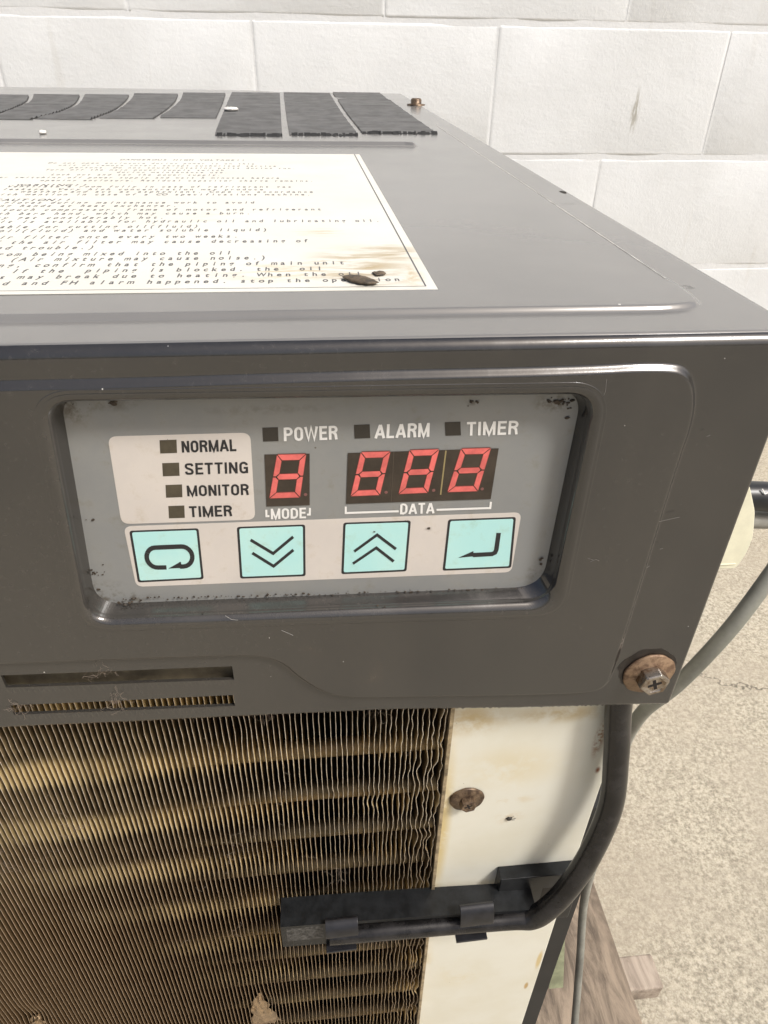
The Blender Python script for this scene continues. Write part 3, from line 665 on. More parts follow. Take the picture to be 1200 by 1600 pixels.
# finned coil: every fin is a part
FY = 6.0; FD = 15.0
xr_top = onY(703, 1110, FY)[0]; zt_, zbt = -79.5, -345.0
coil_px = onY(640, 1600, FY)
pitch = 1.43
rf = random.Random(3)
nf = 128
def bend(x, z, k):
    d = 0
    r_ = (xr_top-x)
    amp = .9*math.exp(-r_/11)+.10
    d += amp*(noise.noise((k*.45, z*.11, 1.0))*1.3+.9*noise.noise((k*.9, z*.30, 5)))
    # dents
    for (cx, cz, rad, a) in dents: d += a*math.exp(-((x-cx)/rad[0])**2-((z-cz)/rad[1])**2)
    return d
def dd(px, py, rx, rz, a): c = onY(px, py, FY); return (c[0], c[1], (rx, rz), a)
dents = [dd(585, 1255, 3, 2.5, -.8), dd(415, 1565, 3.5, 7, .9), dd(50, 1585, 5, 6, 1.2), dd(650, 1210, 2.5, 4, -.9), dd(520, 1240, 2, 2, .4), dd(375, 1140, 2, 6, .7), dd(220, 1150, 3, 4, -.3)]
x = xr_top-.9; k = 0
slant = (coil_px[0]-xr_top)/(coil_px[1]+84)
while k < nf:
    V_ = []; F_ = []; step = .9 if k < 110 else 4
    zz = np.arange(zt_, zbt, -1.1 if k < 115 else -8); th = .062
    curl = rf.uniform(-.25, .25)
    for z in zz:
        dx = bend(x, z, k)+slant*0*z
        for (yy, f_) in ((FY, 1.0), (FY+1.2, .75), (FY+5, .3), (FY+FD, 0.0)):
            V_ += [((x+dx*f_-th)*MM, yy*MM, z*MM), ((x+dx*f_+th)*MM, yy*MM, z*MM)]
    n = len(zz)
    me = bpy.data.meshes.new('fin'); mi = []
    for i in range(n-1):
        b = i*8; F_.append((b, b+8, b+9, b+1)); mi.append(1)
        for c in range(3):
            F_.append((b+2*c, b+2*c+2, b+2*c+10, b+2*c+8)); F_.append((b+2*c+1, b+2*c+9, b+2*c+11, b+2*c+3)); mi += [0, 0]
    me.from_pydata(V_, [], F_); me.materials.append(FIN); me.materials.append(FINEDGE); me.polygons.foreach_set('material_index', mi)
    me.polygons.foreach_set('use_smooth', [q == 0 for q in mi])
    o = bpy.data.objects.new('fin', me); sc.collection.objects.link(o); nest(o, unit)
    x -= pitch*(1+rf.uniform(-.06, .06)); k += 1
# copper tubes running through the fins
bands = [1178, 1245, 1312, 1380, 1436, 1496, 1556, 1612]
tz = [onY(420, b, FY+3)[1] for b in bands]; dz_ = tz[1]-tz[0]
zlist = [tz[0]+dz_*i for i in range(0, 16)]
print('tube pitch', dz_, tz)
for i, z in enumerate(zlist):
    m = MB(); n = 40
    m.tube([(LEFT+5, FY+5.6, z-2.3), (xr_top-.3, FY+5.6, z-2.3)], 2.7, 20, False); m.build('tube', TUBE, unit, smooth=True)
m = MB(); m.box(LEFT+3, SIDE-8, FY+FD+2, FY+FD+4, -560, -70); m.build('coil_light_block', DARK_VOID, unit)  # dark plate added behind the fins to block light
# thin end plate at the right end of the coil
EPM = simple('end_plate', (.34, .27, .17), .5, .4, 300, .5, .4, 500)
m = MB(); m.box(xr_top+.1, xr_top+1.1, FY-.8, FY+FD, zbt, -82); m.build('end_plate', EPM, unit)

# cream side frame right of the coil
CY = 8.0
cr = onY(872, 1427, CY)[0]; cl = xr_top+1.2
m = MB(); m.add([(cl, CY, -84), (81.0, CY, -84), (cr+.2, CY, -200), (cr-.6, CY, -560), (cl, CY, -560), (cl, CY+60, -84), (81.0, CY+60, -84), (cr+.2, CY+60, -200), (cr-.6, CY+60, -560), (cl, CY+60, -560)],
               [(0, 4, 3, 2, 1), (5, 6, 7, 8, 9), (0, 1, 6, 5), (1, 2, 7, 6), (2, 3, 8, 7), (3, 4, 9, 8), (4, 0, 5, 9)])
m.build('side_frame', CREAM, unit, bevel=.6)
m = MB(); m.box(cr-5, cr+12, 16, DEPTH-5, -600, -168); m.build('side_panel', simple('side_black', (.012, .012, .012), .6, 0, 50, .3), unit)
m = MB(); m.box(LEFT+2, LEFT+4, 2, DEPTH-5, -600, -70); m.build('side_panel', CREAM, unit)
m = MB(); m.box(LEFT+2, cr, 3, DEPTH-3, -612, -600); m.build('base_plate', simple('base_dark', (.05, .05, .05), .6), unit)

# flanged hex bolts
def bolt(px, py, Y, rf_, rh, hh, mflange, mhead, tilt=0):
    b = empty('bolt', pY(px, py, Y)); b.parent = None
    c = np.array(pY(px, py, Y)); fl = MB(); n = 40
    prof = [(0, -.05), (rf_*.98, -.05), (rf_, -.35), (rf_*.95, -.75), (rf_*.62, -.95), (rh*1.02, -1.25), (0, -1.25)]
    V_ = []; F_ = []
    for r_, y in prof:
        for k in range(n):
            a = 2*math.pi*k/n; j = 1+.012*math.sin(5*a)+.01*math.sin(11*a+1); V_.append((c[0]+r_*j*math.cos(a), c[1]+y, c[2]+r_*j*math.sin(a)))
    for i in range(len(prof)-1):
        for k in range(n): a = i*n+k; b2 = i*n+(k+1) % n; F_.append((a, b2, b2+n, a+n))
    fl.add(V_, F_); head = fl
    f_o = fl.build('flange', mflange, None, smooth=True)
    h = MB(); ring = lambda r_, y, n_=6, ph=.3: [(c[0]+r_*math.cos(ph+2*math.pi*k/n_), c[1]+y, c[2]+r_*math.sin(ph+2*math.pi*k/n_)) for k in range(n_)]
    pr = [(rh, -1.1), (rh, -hh*.86)]
    N = 6; V_ = []; F_ = []
    for r_, y in pr: V_ += ring(r_, y)
    for k in range(6): F_.append((k, (k+1) % 6, (k+1) % 6+6, k+6))
    b3 = len(V_); V_ += ring(rh*.93, -hh); V_ += ring(rh*.72, -hh)
    for k in range(6): F_.append((6+k, 6+(k+1) % 6, b3+(k+1) % 6, b3+k)); F_.append((b3+k, b3+(k+1) % 6, b3+6+(k+1) % 6, b3+6+k))
    b4 = len(V_); V_ += ring(rh*.64, -hh+.35); F_ += [(b3+6+k, b3+6+(k+1) % 6, b4+(k+1) % 6, b4+k) for k in range(6)]; F_.append(tuple(b4+k for k in range(6)))
    h.add(V_, F_); h_o = h.build('hex_head', mhead, None, bevel=.18, angle=25)
    cr_ = MB(); y = c[1]-hh+.33; w_ = rh*.11; l = rh*.46; a0 = .35
    for k in range(2):
        a = a0+k*math.pi/2; dx, dz = math.cos(a), math.sin(a)
        cr_.add([(c[0]+dx*l-dz*w_, y-.001*k, c[2]+dz*l+dx*w_), (c[0]+dx*l+dz*w_, y-.001*k, c[2]+dz*l-dx*w_), (c[0]-dx*l+dz*w_, y-.001*k, c[2]-dz*l-dx*w_), (c[0]-dx*l-dz*w_, y-.001*k, c[2]-dz*l+dx*w_)], [(0, 1, 2, 3)])
    c_o = cr_.build('cross_recess', simple('recess_dark', (.012, .008, .006), .9), None)
    b.location = (0, 0, 0); b.location = Vector(c)*MM
    nest(b, unit)
    for q in (f_o, h_o, c_o): nest(q, b)
    return b
bolt(1013, 1051, .0, 6.5, 3.7, 4.2, RUST, ZINC)
bolt(729, 1247, CY, 5.3, 2.6, 3.2, RUSTDARK, RUSTDARK)
m = MB(); cc = pY(1010, 1044, -.01); m.add([(cc[0]+7.1*(1+.05*math.sin(5*a)+.03*math.sin(13*a))*math.cos(a), -.045, cc[2]+6.8*(1+.04*math.sin(7*a))*math.sin(a)) for a in np.linspace(0, 2*math.pi, 40)[:-1]], [tuple(range(39))[::-1]])
m.build('grime_ring', simple('grime', (.018, .014, .012), .35, 0, 500, .5, .6, 900), unit)

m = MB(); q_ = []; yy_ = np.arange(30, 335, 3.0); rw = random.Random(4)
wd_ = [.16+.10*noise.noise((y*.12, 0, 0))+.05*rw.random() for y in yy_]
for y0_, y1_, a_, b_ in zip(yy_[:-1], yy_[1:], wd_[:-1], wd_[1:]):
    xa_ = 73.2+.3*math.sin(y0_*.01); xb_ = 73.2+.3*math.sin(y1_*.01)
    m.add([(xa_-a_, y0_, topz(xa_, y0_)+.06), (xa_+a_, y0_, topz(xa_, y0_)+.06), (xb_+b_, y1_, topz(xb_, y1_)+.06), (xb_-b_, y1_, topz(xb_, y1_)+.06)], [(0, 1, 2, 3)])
m.build('ridge_highlight', simple('ridge_highlight', (.42, .41, .38), .5, 0, 200, .4), unit)  # pale strip laid along the pressed ridge as its painted highlight
# rear screw on the top
def topscrew(px, py, r_, name, mt, hgt):
    x, y = onZ(px, py); z = topz(x, y); m = MB(); n = 14
    prof = [(r_*1.7, 0), (r_*1.7, .8), (r_, 1.1), (r_, hgt*.8), (r_*.8, hgt), (0, hgt)]
    V_ = []; F_ = []
    for rr_, zz_ in prof:
        for k in range(n): a = 2*math.pi*k/n; V_.append((x+rr_*math.cos(a), y+rr_*math.sin(a), z+zz_))
    for i in range(len(prof)-1):
        for k in range(n): a = i*n+k; b2 = i*n+(k+1) % n; F_.append((a, b2, b2+n, a+n))
    m.add(V_, F_); return m.build(name, mt, unit, smooth=True)
topscrew(650, 165, 4.0, 'screw', RUSTDARK, 4.6)
x_, y_ = onZ(880, 301); m = MB(); z_ = topz(x_, y_)+.03
m.add([(x_+1.0*math.cos(a)*(1+.2*math.sin(3*a)), y_+2.4*math.sin(a), z_) for a in np.linspace(0, 2*math.pi, 17)[:-1]], [tuple(range(16))]); m.build('drill_hole', DARK_VOID, unit)

# warning label on the top
LBX = onZ(683, 461)[0]; LBY = onZ(400, 466)[1]; LTY = onZ(480, 246)[1]; LX0 = -175.0
LZ = 1.30
def label_mat():
    a = NM('label_paper'); n1 = a.noise(25, 5, .6)
    base = a.mix(a.ramp(n1, .35, .7), (.71, .70, .635), (.66, .645, .57))
    def st(px, py, r_, col, amt, vec_sc=(1, 4, 1), sc_=60, lo=.42, hi=.62):
        nonlocal base
        c = (*onZ(px, py, LZ), LZ)
        base = a.mix(a.math('MULTIPLY', a.math('MULTIPLY', a.blob(c, r_, .95), a.ramp(a.noise(sc_, 7, .72, vec=a.mapping(scale=vec_sc, rot=(0, 0, .25)), dist=.5), lo, hi)), amt), base, col)
    st(560, 415, (16, 22, 9), (.36, .27, .13), .9); st(600, 395, (14, 12, 9), (.36, .27, .13), .85, (1, 6, 1)); st(430, 425, (18, 10, 9), (.50, .40, .22), .85)
    st(575, 437, (10, 6, 9), (.3, .2, .1), .8); st(500, 363, (9, 6, 9), (.5, .4, .22), .7, (1, 5, 1), 90); st(330, 340, (14, 14, 9), (.66, .6, .45), .55)
    st(640, 430, (4, 12, 9), (.45, .34, .15), .7, (1, 1, 1), 200); st(470, 300, (30, 40, 9), (.74, .7, .6), .5)
    v = a.voro(150); base = a.mix(a.math('MULTIPLY', a.math('LESS_THAN', v.outputs['Distance'], .035), a.math('GREATER_THAN', a.noise(40, 2), .57)), base, (.3, .24, .16))
    return a.out(base, .5, 0, a.bump(a.noise(60, 3), .04, .0008), spec=.35)
m = MB(); LTX = LBX-2.6; m.hexa([(LX0, LBY, LZ-.08), (LBX, LBY, LZ-.08), (LTX, LTY, LZ-.08), (LX0, LTY, LZ-.08)], [(LX0, LBY, LZ), (LBX, LBY, LZ), (LTX, LTY, LZ), (LX0, LTY, LZ)]); lab = m.build('warning_label', label_mat(), unit)
INK = simple('label_ink', (.09, .09, .095), .6)
m = MB(); bi = 2.1; bw = .22
def strip(x0, y0, x1, y1, w_): m.add([(x0-w_, y0-w_, LZ+.03), (x1+w_, y0-w_, LZ+.03), (x1+w_, y1+w_, LZ+.03), (x0-w_, y1+w_, LZ+.03)], [(0, 1, 2, 3)])
strip(LX0+bi, LBY+bi, LBX-bi, LBY+bi, .12); m.add([(LBX-bi-.15, LBY+bi, LZ+.032), (LBX-bi+.15, LBY+bi, LZ+.032), (LTX-bi+.2, LTY-.4, LZ+.032), (LTX-bi-.2, LTY-.4, LZ+.032)], [(0, 1, 2, 3)])
m.build('border_line', INK, lab)
lines = [  # text, x of its right end and y in the photograph, scale of letters
 ('DANGEROUS HIGH VOLTAGE!!', 383, 251, 1.18), ('Do not open enclosure during power is on this', 398, 256.5, 1), ('unit or remove covers except authorized service', 432, 260, 1), ('persons. Do not touch rotating parts during run.', 462, 263.5, 1),
 ('Turn off the main power supply switch', 350, 267, 1), ('during maintenance use.', 356, 270.5, 1), ('Lock out and tag the power supply.', 345, 274.5, 1),
 ('After switching off power supply and wait 5 minutes before', 437, 279, 1), ('opening enclosure. Residual capacitor charge remains.', 490, 283.5, 1),
 ('WARNING!!', 135, 291, 1.35), ('Ventilate a room fully in case of refrigerant gas', 456, 293, 1), ('leakage. Very high concentration may produce', 412, 297.3, 1), ('weather and act as asphyxiant. Cope in accordance', 490, 301, 1), ('with mention in case of a CO specifications machine.', 486, 305.3, 1),
 ('CAUTION!!', 110, 314, 1.35), ('Use gloves during maintenance work to avoid', 398, 318, 1), ('injuring hands at heat exchanger.', 277, 323, 1),
 ('Do not touch compressor, frame of motor and refrigerant', 503, 329, 1), ('piping with bare hand, which may cause a burn.', 392, 335, 1), ('They get considerably hot.', 257, 341.5, 1),
 ('This unit is available for hydraulic oil and lubricating oil.', 595, 347.5, 1), ('Not available for cutting oil(fluid)', 310, 355.5, 1), ('Cutting oil(fluid) and water soluble liquid)', 418, 361.5, 1),
 ('Clean the air filter once every two weeks.', 373, 371.5, 1), ('(Clogging of the air filter may cause decreasing of', 483, 379.5, 1), ('cooling and trouble.)', 147, 388, 1),
 ('Keep air from being mixed into the oil', 362, 398, 1), ('(Air mixture may cause noise.)', 416, 406, 1),
 ('For piping, confirm that the piping of main unit', 540, 415, 1), ('is clear. If the  piping is blocked. the  oil', 505, 424, 1), ('hoses may break due to heating. When the oil', 567, 433, 1), ('cooled and FH alarm happened. stop the operation', 628, 442.5, 1)]
gl = {}
def glyphmesh(c):
    if c in gl: return gl[c]
    cu = bpy.data.curves.new('g', 'FONT'); cu.body = c; cu.size = 1; cu.resolution_u = 3; cu.offset = .02
    ob = bpy.data.objects.new('g', cu); sc.collection.objects.link(ob)
    bpy.context.view_layer.update()
    me = ob.to_mesh(); V_ = [(v.co.x, v.co.y) for v in me.vertices]; F_ = [tuple(p.vertices) for p in me.polygons]; ob.to_mesh_clear()
    bpy.data.objects.remove(ob); bpy.data.curves.remove(cu)
    xs_ = [v[0] for v in V_] or [0, .3]; gl[c] = (V_, F_, (min(xs_)+max(xs_))/2, max(xs_)-min(xs_)); return gl[c]
x0_, _ = onZ(628, 440, LZ); x1_, _ = onZ(5, 440, LZ); PITCH = (x0_-x1_)/43
print('label pitch', PITCH, LBX, LBY, LTY)
m = MB()
for i, (tx, pxe, py, s_) in enumerate(lines):
    xe = onZ(pxe, py, LZ)[0]; ymid = onZ(300, py, LZ)[1]; yup = onZ(300, py-6.8*(1 if py > 330 else .62 if py > 290 else .5), LZ)[1]
    hh = min(3.6, max(1.6, (yup-ymid)))*(1 if s_ == 1 else 1.05); p = PITCH*(s_ if s_ > 1 else 1)
    if py < 285: p *= .93
    n = len(tx)
    for k, c in enumerate(tx):
        if c == ' ': continue
        V_, F_, cx, gw = glyphmesh(c); xc = xe-(n-1-k)*p-p*.4
        if xc < LX0+4: continue
        wsc = p*.98 if c not in 'mwMW' else p*.85
        m.add([(xc+(vx-cx)*wsc*1.22, ymid+vy*hh*1.18, LZ+.03) for vx, vy in V_], F_)
m.build('lettering', INK, lab)
print('lettering', len(m.v))

# dirt, seed husk and paint chips lying about
def lump(mb, c, r_, seed, n1=6, n2=9):
    rd = random.Random(seed); V_ = []; F_ = []
    for i in range(n1+1):
        th = math.pi*i/n1
        for k in range(n2):
            a = 2*math.pi*k/n2; j = 1+rd.uniform(-.25, .25)
            V_.append((c[0]+r_[0]*j*math.sin(th)*math.cos(a), c[1]+r_[1]*j*math.sin(th)*math.sin(a), c[2]+r_[2]*j*math.cos(th)))
    for i in range(n1):
        for k in range(n2): a = i*n2+k; b = i*n2+(k+1) % n2; F_.append((a, a+n2, b+n2, b))
    mb.add(V_, F_)
HUSK = rust('husk_brown', (.13, .095, .06), (.05, .04, .03), 0, .7)
cx, cy = onZ(563, 441, LZ); m = MB(); nn = 14
V_ = []; F_ = []
for i in range(nn+1):
    t = i/nn; r_ = math.sin(math.pi*min(1, t*1.02))**.7*1.0+.02
    for k in range(10):
        a = 2*math.pi*k/10; V_.append((cx-3.6+7.2*t, cy+2.2-4.2*t+r_*2.5*math.cos(a)*(1+.1*math.sin(i*2.2)), LZ+.5+r_*.55*math.sin(a)))
for i in range(nn):
    for k in range(10): a = i*10+k; b = i*10+(k+1) % 10; F_.append((a, b, b+10, a+10))
m.add(V_, F_); hk = m.build('seed_husk', HUSK, smooth=True); tag(hk, 'dark brown dry husk lying on the lower right of the warning label', 'husk')
m = MB(); c = onZ(592, 429, LZ); lump(m, (c[0], c[1], LZ+.25), (1.3, 1.5, .3), 5); tag(m.build('dirt_crumb', HUSK, smooth=True), 'small dark crumb of dirt on the label just behind the husk', 'dirt')
CHIP = simple('chip_white', (.72, .70, .66), .5)
c = onZ(362, 179); m = MB(); lump(m, (c[0], c[1], topz(*c)+1.9), (4.2, 5, 1.1), 8); tag(m.build('stone_chip', CHIP, smooth=True), 'pale chip lying on the dark louvres of the machine top', 'chip')
c = onZ(68, 214); m = MB(); lump(m, (c[0], c[1], topz(*c)+.7), (1.7, 2.4, .9), 9); tag(m.build('stone_chip', CHIP, smooth=True), 'tiny pale chip on the plain grey strip left of the louvres', 'chip')
# grime crumbs round the keypad recess
m = MB(); rd = random.Random(11)
def crumbs(px, py, sx, sy, n, Y, s0=.12, s1_=.4):
    for _ in range(n):
        p = onY(px+rd.gauss(0, sx), py+rd.gauss(0, sy), Y); s_ = rd.uniform(s0, s1_); lump(m, (p[0], Y-.02, p[1]), (s_*rd.uniform(.7, 1.8), s_*.6, s_*rd.uniform(.5, 1.2)), rd.random(), 4, 6)
crumbs(868, 626, 8, 4, 16, YS-.1); crumbs(884, 632, 3, 9, 8, YS-.1); crumbs(738, 629, 4, 1.5, 8, YS-.1, .1, .25); crumbs(176, 629, 3, 2, 8, YS-.1); crumbs(118, 632, 20, 3, 7, YS-.1, .06, .16)
crumbs(150, 900, 9, 10, 14, YS-.1, .08, .25); crumbs(671, 825, 2, 1, 5, YS-.1, .12, .25); crumbs(676, 750, 1.2, 1, 4, YS-.2, .12, .22); crumbs(143, 812, 5, 1, 5, YS-.1, .06, .18)
for px in range(190, 840, 6): crumbs(px, 936-(px-190)*.026, 3, 1.2, 1, YS-.3, .06, .26)
crumbs(205, 942, 10, 3, 12, 2.6, .1, .35); crumbs(585, 829, 1, 1, 1, YS-.2, .15, .2); crumbs(636, 814, 3, .6, 3, YS-.2, .1, .2); crumbs(590, 614, 60, 1.5, 6, 3.0, .1, .3); crumbs(845, 876, 2, 5, 4, YS-.3, .2, .4)
crumbs(600, 953, 8, 3, 12, 0.2, .08, .25); crumbs(320, 962, 10, 3, 12, .2, .08, .25)
o = m.build('grime_crumbs', simple('grime_brown', (.045, .032, .02), .6, 0, 600, .5)); o['kind'] = 'stuff'; nest(o, sheet)
m = MB(); c = pY(795, 1278, CY); lump(m, (c[0], CY-.2, c[2]), (.95, .5, .75), 21)
for k in range(5):
    a = rd.uniform(-1.2, .6); l = rd.uniform(1.2, 2.6); m.tube([(c[0], CY-.25, c[2]), (c[0]+l*.6*math.cos(a), CY-.35, c[2]+l*.6*math.sin(a)), (c[0]+l*math.cos(a), CY-.05, c[2]+l*math.sin(a))], .05, 4)
tag(m.build('dead_insect', simple('insect_dark', (.03, .025, .02), .4), smooth=True), 'small dead insect stuck on the cream frame right of its rusty bolt', 'insect')

# lint: fine fibres caught in the slots and on the fins
LINT = simple('lint', (.27, .215, .17), .8)
def lint(px, py, sx, sy, n, Y, label, L=3.4, rad=.022):
    m = MB()
    for i in range(n):
        p = np.array([px+rd.gauss(0, sx), py+rd.gauss(0, sy)]); d = rd.uniform(0, 6.28); pts = []
        for k in range(9):
            q = onY(p[0], p[1], Y-.15-.3*math.sin(k*.4)-rd.random()*.1); pts.append((q[0], Y-.15-.5*math.sin(k*.4+i), q[1])); d += rd.uniform(-1.1, 1.1); p += np.array([math.cos(d), math.sin(d)*.8])*L
        m.tube([tuple(v) for v in spline(pts, 2)], rad, 4, False)
    o = m.build('lint_tuft', LINT); tag(o, label, 'lint'); return o
lint(180, 1098, 6, 6, 22, -.2, 'tuft of brownish lint caught in the middle of the lower slot', 2.8)
lint(165, 1052, 14, 5, 16, 0.4, 'wisps of pale lint hanging in the upper slot', 3.6, .02)
lint(30, 1108, 7, 5, 14, 0.2, 'grey fluff caught at the left end of the lower slot', 2.6, .025)
lint(40, 1345, 22, 12, 14, FY, 'loose fibres on the coil fins at the far left', 4, .022)
lint(90, 1280, 30, 8, 5, FY, 'single hairs on the coil fins below the left end of the slots', 9, .03)
lint(365, 1330, 10, 10, 9, FY, 'few loose fibres on the coil fins near the middle', 3.2, .022)
lint(585, 1115, 8, 3, 10, FY-.4, 'reddish fibres on the coil just under the cover near its centre', 2.8, .028)
lint(410, 1132, 5, 8, 5, FY, 'curled hair on the coil fins just under the cover', 4, .03)
lint(525, 1370, 5, 10, 7, FY-.2, 'fibres on the fins just above the black bracket', 3, .022)
lint(480, 1210, 120, 70, 9, FY, 'sparse hairs spread on the upper coil fins', 3, .022)
lint(300, 1450, 120, 80, 9, FY, 'sparse hairs spread on the lower coil fins', 3, .022)
# torn fin flaps, bent open
FLAP = simple('torn_metal', (.34, .24, .14), .32, .55, 400, .35, .3, 900)
for qd in ([(392, 1566), (405, 1552), (440, 1594), (394, 1606)], [(48, 1590), (62, 1584), (72, 1604), (46, 1610)]):
    m = MB(); V_ = []; N_ = 9
    for i in range(N_):
        for k in range(N_):
            u_, v_ = i/(N_-1), k/(N_-1); p = bil(qd, u_, v_)
            p = p+np.array([noise.noise((i*.9, k*.9, qd[0][0]))*7, noise.noise((i*.8, k*.8, 9+qd[0][0]))*5])
            y = FY+.5-2.0*math.sin(math.pi*u_)*math.sin(math.pi*v_)*(.6+.9*abs(noise.noise((i*1.1, k*.5, 4))))-.5*math.sin(u_*19); V_.append(pY(p[0], p[1], y))
    m.add(V_, [(i*N_+k, (i+1)*N_+k, (i+1)*N_+k+1, i*N_+k+1) for i in range(N_-1) for k in range(N_-1)]); m.build('torn_fin', FLAP, unit, smooth=True)

# black bracket with two cable clips, screwed to the cream frame
def bz(px, py, Y): return pY(px, py, Y)
YR = 7.9
Zl = onY(428, 1400, YR-0)[1]
xl_b, zl_b = onY(430, 1402, YR-1.9); 
YB0 = 6.0; 
# left end: rear top corner and front top corner share a height
zt1 = onY(430, 1402, YB0)[1]; xf, YF = onZ(438, 1449, zt1)
print('bracket front Y', YF, zt1)
YF = max(YF, -3.0)
Fa, Fb = onY(438, 1449, YF), onY(838, 1421, YF); Ga, Gb = onY(430, 1481, YF), onY(838, 1452, YF)
brk = MB()
n = 14; top = []; 
for i in range(n+1):
    t = i/n; sag = .5*math.sin(math.pi*t)
    x = Fa[0]+(Fb[0]-Fa[0])*t; z = Fa[1]+(Fb[1]-Fa[1])*t+sag; zb2 = Ga[1]+(Gb[1]-Ga[1])*t+sag
    zb2 = zb2 if t < .22 else z-1.6
    top.append((x, z, zb2))
for i in range(n):
    (x0, z0, q0), (x1, z1, q1) = top[i], top[i+1]
    brk.hexa([(x0, YF, q0), (x1, YF, q1), (x1, YB0, q1), (x0, YB0, q0)], [(x0, YF, z0), (x1, YF, z1), (x1, YB0, z1), (x0, YB0, z0)])
bo = brk.build('cable_bracket', BRACKET_TOP, unit)
m = MB()   # raised mounting tongue at the right rear end of the bracket
a = onY(778, 1352, YB0+1.9)[0]; b = onY(900, 1356, YB0+1.9)[0]; zt2 = onY(800, 1352, YB0+1.9)[1]; zb3 = onY(800, 1425, YB0)[1]
m.box(a, b, YB0-2.6, YB0+1.95, zb3-2, zt2); o = m.build('mounting_tongue', BRACKET_TOP, unit, bevel=.3); nest(o, bo)
m = MB(); a = onY(848, 1388, YB0-2.62); b = onY(876, 1402, YB0-2.62); m.box(a[0], b[0]+1, YB0-2.64, YB0-2.5, b[1]-.6, a[1]); o = m.build('hole', DARK_VOID, unit); nest(o, bo)
# window in the front of the left end
m = MB(); a = onY(447, 1451, YF-.02); b = onY(506, 1465, YF-.02); m.box(a[0], b[0], YF-.03, YF-.01, b[1]-.2, a[1]-.3); o = m.build('foam_pad', simple('foam_grey', (.05, .048, .045), .6, 0, 700, .9, .9, 900), unit); nest(o, bo)
def clip(px0, px1, pyt, pyb, lipy, slope):
    """curved strap over the cable with a small tongue below"""
    m = MB(); x0 = onY(px0, pyt, YF-1)[0]; x1 = onY(px1, pyt, YF-1)[0]; zt3 = onY(px0, pyt, YF-1.2)[1]; zb4 = onY(px0, pyb, YF-3.6)[1]
    h = (zt3-zb4); prof = []
    for k in range(9):
        a = math.pi/2*k/8; prof.append((YF-.2-3.4*math.sin(a), zt3-h*(1-math.cos(a))))
    dz = slope*(x1-x0)
    V_ = []; F_ = []
    for (y, z) in prof: V_ += [(x0, y, z), (x1, y, z+dz), (x1, y+.7, z+dz-.5), (x0, y+.7, z-.5)]
    for k in range(8):
        b = 4*k
        for c in range(4): F_.append((b+c, b+(c+1) % 4, b+4+(c+1) % 4, b+4+c))
    F_ += [(0, 3, 2, 1), (32, 33, 34, 35)]
    m.add(V_, F_); zl = onY(px0, lipy, YF-1.5)[1]
    m.hexa([(x0-.1, YF-2.8, zl), (x1-.5, YF-2.8, zl+dz), (x1-.5, YF+1, zl+dz), (x0-.1, YF+1, zl)], [(x0-.1, YF-2.8, zl+.9), (x1-.5, YF-2.8, zl+.9+dz), (x1-.5, YF+1, zl+.9+dz), (x0-.1, YF+1, zl+.9)])
    o = m.build('clip', BLACK_PLASTIC, unit, bevel=.15); nest(o, bo); return o
clip(508, 559, 1444, 1468, 1484, .06); clip(719, 770, 1421, 1450, 1467, .05)

# thick black cable
cab = [(972, 1040, 5.0), (966, 1110, 4.6), (963, 1180, 3.2), (954, 1260, 0.8), (922, 1335, -1.5), (889, 1385, -3.2), (860, 1416, -4.2), (832, 1434, -4.0), (800, 1437, -3.4), (700, 1445, -3.0), (620, 1452, -3.0), (540, 1459, -2.7), (515, 1461, -2.6)]
pts = [pY(*p) for p in cab]; sp_ = spline(pts, 10)
rad = [2.75 if (p[2] > -118 or True) else 2 for p in sp_]
nS = len(sp_)
rad = []
for i, p in enumerate(sp_):
    s_ = i/(nS-1); rad.append(3.5 if s_ < .56 else 3.5-.5*min(1, (s_-.56)/.12))
m = MB(); m.tube([tuple(p) for p in sp_], rad, 28); cb = m.build('black_cable', SATIN_BLACK, smooth=True)
tag(cb, 'thick black cable curving down from under the cover into the bracket clips', 'cable')
# grey-green hose falling behind the frame
hp = [(1330, 700, 215), (1240, 845, 215), (1185, 925, 218), (1130, 995, 225), (1060, 1068, 240), (1000, 1118, 260), (970, 1180, 300), (948, 1285, 360), (914, 1400, 430), (906, 1500, 470), (897, 1610, 500), (880, 1800, 560)]
m = MB(); hs_ = spline([pT(*p) for p in hp], 10); hs_ = [p if p[2] > GZ+4 else np.array([p[0], p[1], GZ+4]) for p in hs_]
m.tube([tuple(p) for p in hs_], 2.6, 18)
tag(m.build('grey_hose', simple('hose_grey', (.22, .22, .19), .5, 0, 40, .3, .2, 300), smooth=True), 'thin grey green hose hanging beside the machine over the pallet', 'hose')
# pipes leaving to the right, cream end cap
m = MB(); P0 = [(1120, 775, 330), (1172, 775, 330), (1210, 777, 330), (1300, 785, 330), (1450, 800, 335)]
m.tube([tuple(p) for p in spline([pT(*p) for p in P0], 6)], [7.2]*25, 22); bh = m.build('black_hose', simple('hose_black', (.018, .019, .021), .35, 0, 100, .3, .1, 400), smooth=True)
tag(bh, 'black hose leaving the machine side above the grey pipe', 'hose')
m = MB(); 
for a, b in (((1191, 764), (1195, 772)), ((1195, 772), (1206, 766))): m.tube([pT(*a, 322.2), pT(*b, 322.2)], .35, 5)
o = m.build('printed_mark', PRINTW); nest(o, bh)
m = MB(); P0 = [(1110, 812, 338), (1172, 812, 338), (1300, 816, 338), (1450, 826, 340)]
m.tube([tuple(p) for p in spline([pT(*p) for p in P0], 6)], 4.4, 18); tag(m.build('grey_pipe', simple('pipe_grey', (.32, .31, .27), .5, 0, 60, .2), smooth=True), 'pale grey pipe running just below the black hose', 'pipe')
YC = 95.0
cp = [onY(*p, YC) for p in [(1090, 720), (1150, 735), (1172, 760), (1180, 800), (1177, 838), (1166, 866), (1150, 889), (1090, 889)]]
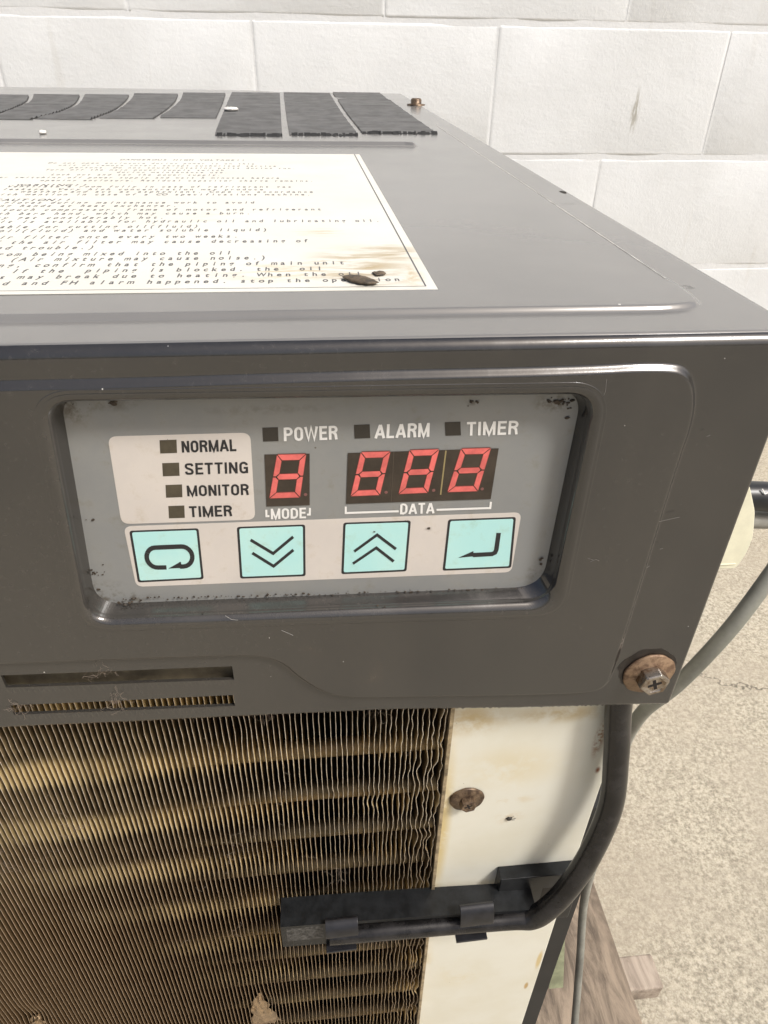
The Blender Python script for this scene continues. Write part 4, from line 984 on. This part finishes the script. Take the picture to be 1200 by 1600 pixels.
cp2 = round_poly(cp, 2.2, 3)
m = MB(); n = len(cp2); m.add([(p[0], YC, p[1]) for p in cp2]+[(p[0], YC+26, p[1]) for p in cp2], [tuple(range(n)), tuple(range(n, 2*n))[::-1]]+[(i, i+n, (i+1) % n+n, (i+1) % n) for i in range(n)])
CREAM2 = simple('cap_cream', (.80, .78, .60), .5, 0, 120, .06, .2, 600)
m.build('end_cap', CREAM2, unit, bevel=.8, angle=40)
m = MB(); a = onY(1110, 880, YC-.3); b = onY(1150, 882, YC-.3); m.box(a[0], b[0], YC-.35, YC-.01, b[1], b[1]+.35); m.build('cap_rim', CREAM2, unit)

# wooden pallet
def wood(name, c1, c2):
    a = NM(name); v = a.mapping(scale=(5, 1.0, 5)); n1 = a.noise(11, 7, .72, vec=v, dist=.6); n2 = a.noise(90, 4, .6); n3 = a.noise(10, 4, .6)
    base = a.mix(a.ramp(n1, .35, .65), c1, c2); base = a.mix(a.math('MULTIPLY', a.ramp(n3, .55, .7), .5), base, tuple(c*.35 for c in c2))
    base = a.mix(a.math('MULTIPLY', a.ramp(n2, .6, .75), .4), base, (.10, .065, .04))
    return a.out(base, .8, 0, a.bump(n1, .6, .002))
WOOD = wood('pallet_wood', (.31, .245, .18), (.10, .077, .056)); WOOD2 = wood('pale_wood', (.44, .37, .30), (.20, .16, .125))
PZ = -614.0
xR = (onZ(1000, 1600, PZ)[0]+onZ(935, 1385, PZ)[0])/2
print('pallet right', xR, onZ(1000, 1600, PZ), onZ(935, 1385, PZ))
pal = empty('pallet', (-80, 300, GZ)); tag(pal, 'worn brown wooden pallet under the machine', 'pallet')
def board(x0, x1, y0, y1, z0, z1, mt, name='board'):
    m = MB(); nx, ny = 3, 14; rd_ = random.Random(x0+y0)
    m.box(x0, x1, y0, y1, z0, z1); return m.build(name, mt, pal, bevel=2.0)
xx = xR; 
yf = onZ(920, 1342, PZ)[1]
board(xR-98, xR, -60, yf, PZ-20, PZ, WOOD)
for k in range(1, 5): board(xR-98-k*108, xR-k*108, -60, yf, PZ-20, PZ, WOOD)
ya_, yb2 = onZ(1000, 1547, PZ-45)[1], onZ(990, 1492, PZ-45)[1]; xe_ = onZ(1040, 1548, PZ-45)[0]
print('block', ya_, yb2, xe_)
for (y0, y1) in ((ya_, yb2), (yb2+200, yb2+280), (ya_-190, ya_-110)):
    board(xR-520, xe_ if y0 == ya_ else xR-6, y0, y1, PZ-67, PZ-45, WOOD2)
    for xk in (xR-100, xR-300, xR-510): 
        board(xk, xk+85, y0+4, y1-4, PZ-45, PZ-20, WOOD2, 'block'); board(xk, xk+85, y0+4, y1-4, GZ, PZ-67, WOOD2, 'block')
# pale green strap hanging beside the machine
m = MB(); q = [(862, 1430), (884, 1430), (880, 1543), (858, 1545)]; t_ = 330
V_ = [pT(x, y, t_+(y-1430)*.25) for x, y in q]; m.hexa(V_, [(p[0], p[1]+2.0, p[2]) for p in V_])
tag(m.build('green_strap', simple('strap_green', (.30, .32, .20), .6, 0, 80, .3)), 'pale green plastic strap end between the cream frame and the hose', 'strap')
